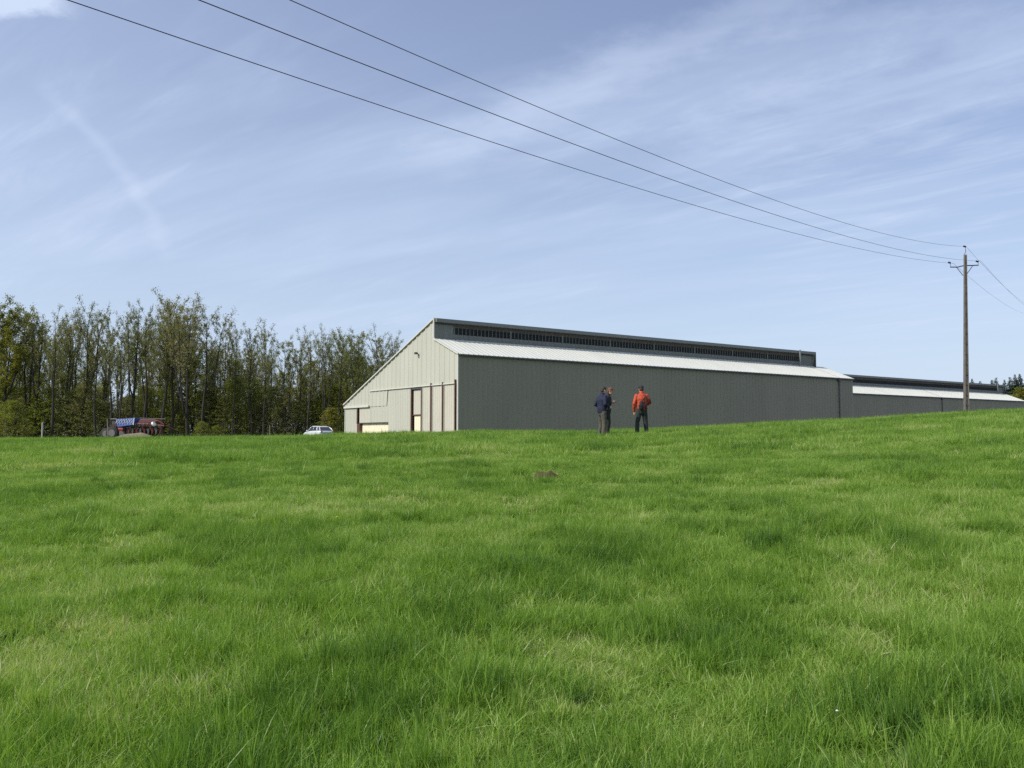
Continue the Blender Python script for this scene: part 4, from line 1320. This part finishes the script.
def blade_patch(seed, n, rad, hmean, width, segs, lean=0.35, dead=0.03):
    """a round patch of single grass blades, gathered in small tufts"""
    g = np.random.default_rng(seed)
    nt_ = max(3, n // 24)
    tx = g.uniform(-1, 1, nt_); ty = g.uniform(-1, 1, nt_)
    k = g.integers(0, nt_, n)
    a = g.uniform(0, 2 * np.pi, n)
    bx = tx[k] * rad + g.normal(0, 1, n) * min(rad * 0.11, 0.03); by = ty[k] * rad + g.normal(0, 1, n) * min(rad * 0.11, 0.03)
    h = hmean * np.clip(g.normal(1, 0.30, n), 0.35, 1.9) * g.uniform(0.55, 1.45, nt_)[k]
    w = width * g.uniform(0.6, 1.3, n)
    # lean: mostly away from the tuft centre, plus a common wind lean
    la = a; lm = np.abs(g.normal(0, lean, n))
    lx = np.cos(la) * lm + 0.10; ly = np.sin(la) * lm - 0.02
    curl = g.uniform(0.2, 1.0, n)
    fa = g.uniform(0, np.pi, n); fx, fy = np.cos(fa), np.sin(fa)
    V_ = []; 
    ts = np.linspace(0, 1, segs + 1)
    for t in ts:
        ox = h * lx * (t * (1 - curl * 0.5) + curl * t ** 2.4); oy = h * ly * (t * (1 - curl * 0.5) + curl * t ** 2.4)
        zz = h * (t - 0.28 * np.minimum(1.4, lm * 1.3) * curl * t ** 2.6)
        wt = w * (1 - t ** 2.2) * 0.5 * (0.75 + 0.5 * np.sin(np.pi * min(1, t + 0.15)))
        cx_, cy_ = bx + ox, by + oy
        if t < 1:
            V_.append(np.stack([cx_ - fx * wt, cy_ - fy * wt, zz - 0.01], 1)); V_.append(np.stack([cx_ + fx * wt, cy_ + fy * wt, zz - 0.01], 1))
        else:
            V_.append(np.stack([cx_, cy_, zz - 0.01], 1))
    m = len(V_)
    Vv = np.stack(V_, 1).reshape(-1, 3)          # blade-major
    Fq = []
    base = np.arange(n) * m
    faces = []
    for s in range(segs - 1):
        faces.append(np.stack([base + 2 * s, base + 2 * s + 1, base + 2 * s + 3, base + 2 * s + 2], 1))
    tri = np.stack([base + 2 * (segs - 1), base + 2 * (segs - 1) + 1, base + m - 1], 1)
    me_ = bpy.data.meshes.new('grass_patch')
    me_.from_pydata(Vv.tolist(), [], sum([f.tolist() for f in faces], []) + tri.tolist())
    me_.polygons.foreach_set('use_smooth', [True] * len(me_.polygons))
    me_.materials.append(m_grass)
    o = bpy.data.objects.new('grass_patch', me_)
    return o


colls = {}
def mkcoll(name, specs):
    c = bpy.data.collections.new(name)
    for sp in specs: c.objects.link(blade_patch(*sp))
    colls[name] = c
    return c


mkcoll('near', [(100 + i, 900, 0.22, 0.074, 0.0050, 4, 0.5) for i in range(6)])
mkcoll('mid', [(200 + i, 1300, 0.33, 0.062, 0.0058, 3, 0.5) for i in range(5)])
mkcoll('far', [(300 + i, 1500, 0.55, 0.098, 0.010, 2, 0.45) for i in range(5)])
mkcoll('tuft', [(400 + i, 240, 0.11, 0.15, 0.0050, 4, 0.42) for i in range(5)])

gr = np.random.default_rng(9)
def fnoise(x, y, s, o=0.0):
    return np.array([mn.noise(Vector((a * s + o, b * s - o, o * 0.3))) for a, b in zip(x, y)])

# tall lush tufts read off the photograph
tufts = [(398, 690, 0.45, .6), (330, 668, 0.30, .5), (440, 705, 0.30, .6), (60, 756, .28, .8), (640, 640, .3, .3), (250, 548, .35, .7), (265, 533, .3, .5), (462, 464, .7, .9),
         (498, 462, .5, .6), (560, 478, .5, .5), (622, 462, .5, .6), (690, 436, .9, .7), (1000, 700, .35, .6), (975, 640, .3, .4), (520, 572, .4, .5), (205, 480, .6, .5), (110, 520, .4, .5),
         (350, 520, .5, .5), (840, 520, .5, .4), (770, 540, .4, .4), (910, 470, .8, .5), (580, 435, .6, .4), (290, 440, .9, .5), (390, 455, .6, .4), (700, 600, .35, .3), (860, 730, .35, .5), (760, 590, .3, .4), (30, 500, .5, .6), (600, 560, .3, .4)]
TP = []
for (px, py, r_, a_) in tufts:
    p = ground_hit(px, py + 4)
    if p is not None: TP.append((p.x, p.y, r_ , a_))
bare = []
for (px, py, r_, a_) in ((690, 700, .45, .9), (560, 735, .3, .7), (20, 660, .5, .8), (500, 742, .25, .6), (860, 648, .5, .4), (90, 600, .5, .5), (560, 664, .3, .5), (905, 610, .5, .5), (120, 540, .6, .4), (60, 455, 1.5, .6), (500, 520, .5, .5), (100, 470, 1.0, .6)):
    p = ground_hit(px, py)
    if p is not None: bare.append((p.x, p.y, r_, a_))


def lush(x, y):
    v = fnoise(x, y, 0.5, 3.0) * 0.22 + fnoise(x, y, 1.5, 7.0) * 0.55 + fnoise(x, y, 4.0, 11.0) * 0.95
    for (a, b, r_, k_) in TP: v += k_ * 0.6 * np.exp(-(((x - a) / r_) ** 2 + ((y - b) / (r_ * 1.2)) ** 2))
    for (a, b, r_, k_) in bare: v -= k_ * 0.7 * np.exp(-(((x - a) / r_) ** 2 + ((y - b) / r_) ** 2))
    return v


def scatter(n, r0, r1, half):
    u = gr.random(n); r = np.sqrt(r0 * r0 + u * (r1 * r1 - r0 * r0)); a = gr.uniform(-half, half, n) if not isinstance(half, tuple) else gr.uniform(half[0], half[1], n) * gr.choice([-1, 1], n)
    return r * np.sin(a), r * np.cos(a)


def inst_object(name, coll, x, y, scale, zs, tone):
    z = ground(x, y)
    me_ = bpy.data.meshes.new(name)
    me_.from_pydata(np.stack([x, y, z], 1).tolist(), [], [])
    for nm, arr in (('sxy', scale), ('sz', zs), ('tone', tone), ('rz', gr.uniform(0, 6.283, len(x)))):
        at_ = me_.attributes.new(nm, 'FLOAT', 'POINT'); at_.data.foreach_set('value', np.asarray(arr, np.float32))
    return me_


def gn_tree(groups):
    """join all grass levels into one geometry"""
    ng = bpy.data.node_groups.new('grass_nodes', 'GeometryNodeTree')
    ng.interface.new_socket('Geometry', in_out='INPUT', socket_type='NodeSocketGeometry')
    ng.interface.new_socket('Geometry', in_out='OUTPUT', socket_type='NodeSocketGeometry')
    n_in = ng.nodes.new('NodeGroupInput'); n_out = ng.nodes.new('NodeGroupOutput')
    jn = ng.nodes.new('GeometryNodeJoinGeometry')
    for lvl, cname in enumerate(groups):
        sp = ng.nodes.new('GeometryNodeDeleteGeometry'); sp.domain = 'POINT'
        la = ng.nodes.new('GeometryNodeInputNamedAttribute'); la.data_type = 'FLOAT'; la.inputs[0].default_value = 'lvl'
        cmp_ = ng.nodes.new('FunctionNodeCompare'); cmp_.data_type = 'FLOAT'; cmp_.operation = 'NOT_EQUAL'
        cmp_.inputs[1].default_value = lvl; cmp_.inputs['Epsilon'].default_value = 0.1
        ng.links.new(la.outputs[0], cmp_.inputs[0])
        ng.links.new(n_in.outputs[0], sp.inputs[0]); ng.links.new(cmp_.outputs[0], sp.inputs[1])
        ci = ng.nodes.new('GeometryNodeCollectionInfo')
        ci.inputs[0].default_value = colls[cname]; ci.inputs[1].default_value = True; ci.inputs[2].default_value = True
        io = ng.nodes.new('GeometryNodeInstanceOnPoints')
        io.inputs['Pick Instance'].default_value = True
        ng.links.new(sp.outputs[0], io.inputs['Points']); ng.links.new(ci.outputs[0], io.inputs['Instance'])
        a1 = ng.nodes.new('GeometryNodeInputNamedAttribute'); a1.data_type = 'FLOAT'; a1.inputs[0].default_value = 'sxy'
        a2 = ng.nodes.new('GeometryNodeInputNamedAttribute'); a2.data_type = 'FLOAT'; a2.inputs[0].default_value = 'sz'
        a3 = ng.nodes.new('GeometryNodeInputNamedAttribute'); a3.data_type = 'FLOAT'; a3.inputs[0].default_value = 'rz'
        cs = ng.nodes.new('ShaderNodeCombineXYZ'); cr2 = ng.nodes.new('ShaderNodeCombineXYZ')
        ng.links.new(a1.outputs[0], cs.inputs[0]); ng.links.new(a1.outputs[0], cs.inputs[1]); ng.links.new(a2.outputs[0], cs.inputs[2])
        ng.links.new(a3.outputs[0], cr2.inputs[2])
        ng.links.new(cs.outputs[0], io.inputs['Scale'])
        ng.links.new(cr2.outputs[0], io.inputs['Rotation'])
        ng.links.new(io.outputs[0], jn.inputs[0])
    ng.links.new(jn.outputs[0], n_out.inputs[0])
    return ng


HALF = R(40)
X_, Y_, S_, Z_, T_, L_ = [], [], [], [], [], []
def add_level(lvl, n, r0, r1, half, smin, smax, hz=1.0, only=None):
    x, y = scatter(n, r0, r1, half)
    lu = lush(x, y)
    if only is not None:
        keep = gr.random(n) < np.clip((lu - only) * 2.2, 0.0, 1)
        x, y, lu = x[keep], y[keep], lu[keep]
    mhp = ground_hit(546, 479)
    keep = np.hypot(x - mhp.x, y - mhp.y) > 0.42
    keep &= ~((np.abs(x - mhp.x) < 0.5) & (y < mhp.y) & (y > mhp.y - 1.0) & (gr.random(len(x)) < 0.6))
    x, y, lu = x[keep], y[keep], lu[keep]
    m = len(x)
    s = gr.uniform(smin, smax, m)
    zs = hz * np.clip(1.0 + lu * 0.65, 0.45, 2.0) * gr.uniform(0.8, 1.2, m)
    tone = np.clip(0.40 - lu * 0.27 + fnoise(x, y, 0.21, 1.0) * 0.12 + gr.normal(0, 0.09, m), 0.0, 0.58)
    X_.append(x); Y_.append(y); S_.append(s); Z_.append(zs); T_.append(tone); L_.append(np.full(m, float(lvl)))


add_level(0, 2300, 2.6, 9.5, R(44), 0.8, 1.3)
add_level(1, 3600, 9.0, 21, R(40), 0.8, 1.3)
add_level(1, 1500, 9.0, 21, (R(40), R(62)), 0.8, 1.4)
add_level(2, 6200, 20, 60, R(38), 0.8, 1.3, 1.15)
add_level(2, 3600, 20, 60, (R(38), R(60)), 0.8, 1.4, 1.15)
add_level(3, 2600, 2.8, 12, R(42), 0.5, 1.1, 0.66, 0.05)
add_level(3, 14000, 12, 50, R(38), 0.7, 1.6, 0.66, 0.05)
# sparse grass beyond the crest and beside the view
add_level(2, 1500, 60, 90, R(40), 1.0, 1.6, 1.2)
add_level(1, 900, 2.6, 9.5, (R(44), R(95)), 0.9, 1.4)
add_level(0, 450, 0.3, 2.7, R(120), 0.9, 1.3)
add_level(1, 900, 1.5, 12, (R(95), R(180)), 1.0, 1.5)
add_level(2, 3500, 10, 45, (R(60), R(180)), 1.2, 2.0, 1.15)
X = np.concatenate(X_); Y = np.concatenate(Y_)
gm = inst_object('grass', None, X, Y, np.concatenate(S_), np.concatenate(Z_), np.concatenate(T_))
al = gm.attributes.new('lvl', 'FLOAT', 'POINT'); al.data.foreach_set('value', np.concatenate(L_).astype(np.float32))
go = link('grass', gm, m_grass)
tag(go, 'green meadow grass covering the field', kind='stuff')
md = go.modifiers.new('grass', 'NODES'); md.node_group = gn_tree(['near', 'mid', 'far', 'tuft'])

# ------------------------------------------------------------------ small things in the grass
p = ground_hit(546, 479)
if p is not None:
    mh = mound('molehill', 512 + p.x / p.y * F, p.y, 0.62, 0.5, 0.19, m_mole, 'small red-brown molehill in the grass below the walkers', 'molehill', 8, 0.0)
m_dand = mat('dandelion yellow', (0.75, 0.55, 0.02), 0.7)
m_stem = mat('flower stem green', (0.07, 0.15, 0.03), 0.7)
m_daisy = mat('white petal', (0.85, 0.85, 0.82), 0.6)
def flower(px, py, hgt, r, m, nm, lab, cat, grp):
    p = ground_hit(px, py + hgt / 5.0 * 0)
    if p is None: return
    zz = gz(p.x, p.y)
    t = thing(nm, lab, cat, grp, (p.x, p.y, zz), rnd.uniform(0, 6))
    q = MB(); q.tube([(0, 0, 0), (0.01, 0, hgt * .6), (0.015, 0, hgt)], [0.003, 0.003, 0.002], 5); q.build('stem', m_stem, t)
    q = MB(); n = 16
    for k in range(n):
        a = 6.283 * k / n; d = Vector((math.cos(a), math.sin(a), 0.25)); s = Vector((-math.sin(a), math.cos(a), 0)) * r * 0.2
        c = Vector((0.015, 0, hgt))
        q.add([c, c + d * r * .6 - s, c + d * r, c + d * r * .6 + s], [(0, 1, 2, 3)])
    q.ell((0.015, 0, hgt + 0.004), (r * .55, r * .55, r * .3), 8, 5)
    q.build('flower_head', m, t)
for (px, py, lab) in ((338, 529, 'small yellow dandelion in the grass left of centre'),):
    flower(px, py, 0.13, 0.02, m_dand, 'dandelion', lab, 'flower', 'dandelions in the field')
for i, (px, py, lab) in enumerate(((834, 732, 'tiny white flower near bottom right of field'),)):
    flower(px, py, 0.09, 0.009, m_daisy, 'white_flower', lab, 'flower', 'small white flowers in the grass')

SC.cycles.max_bounces = 6
SC.cycles.transparent_max_bounces = 4
SC.cycles.use_denoising = False
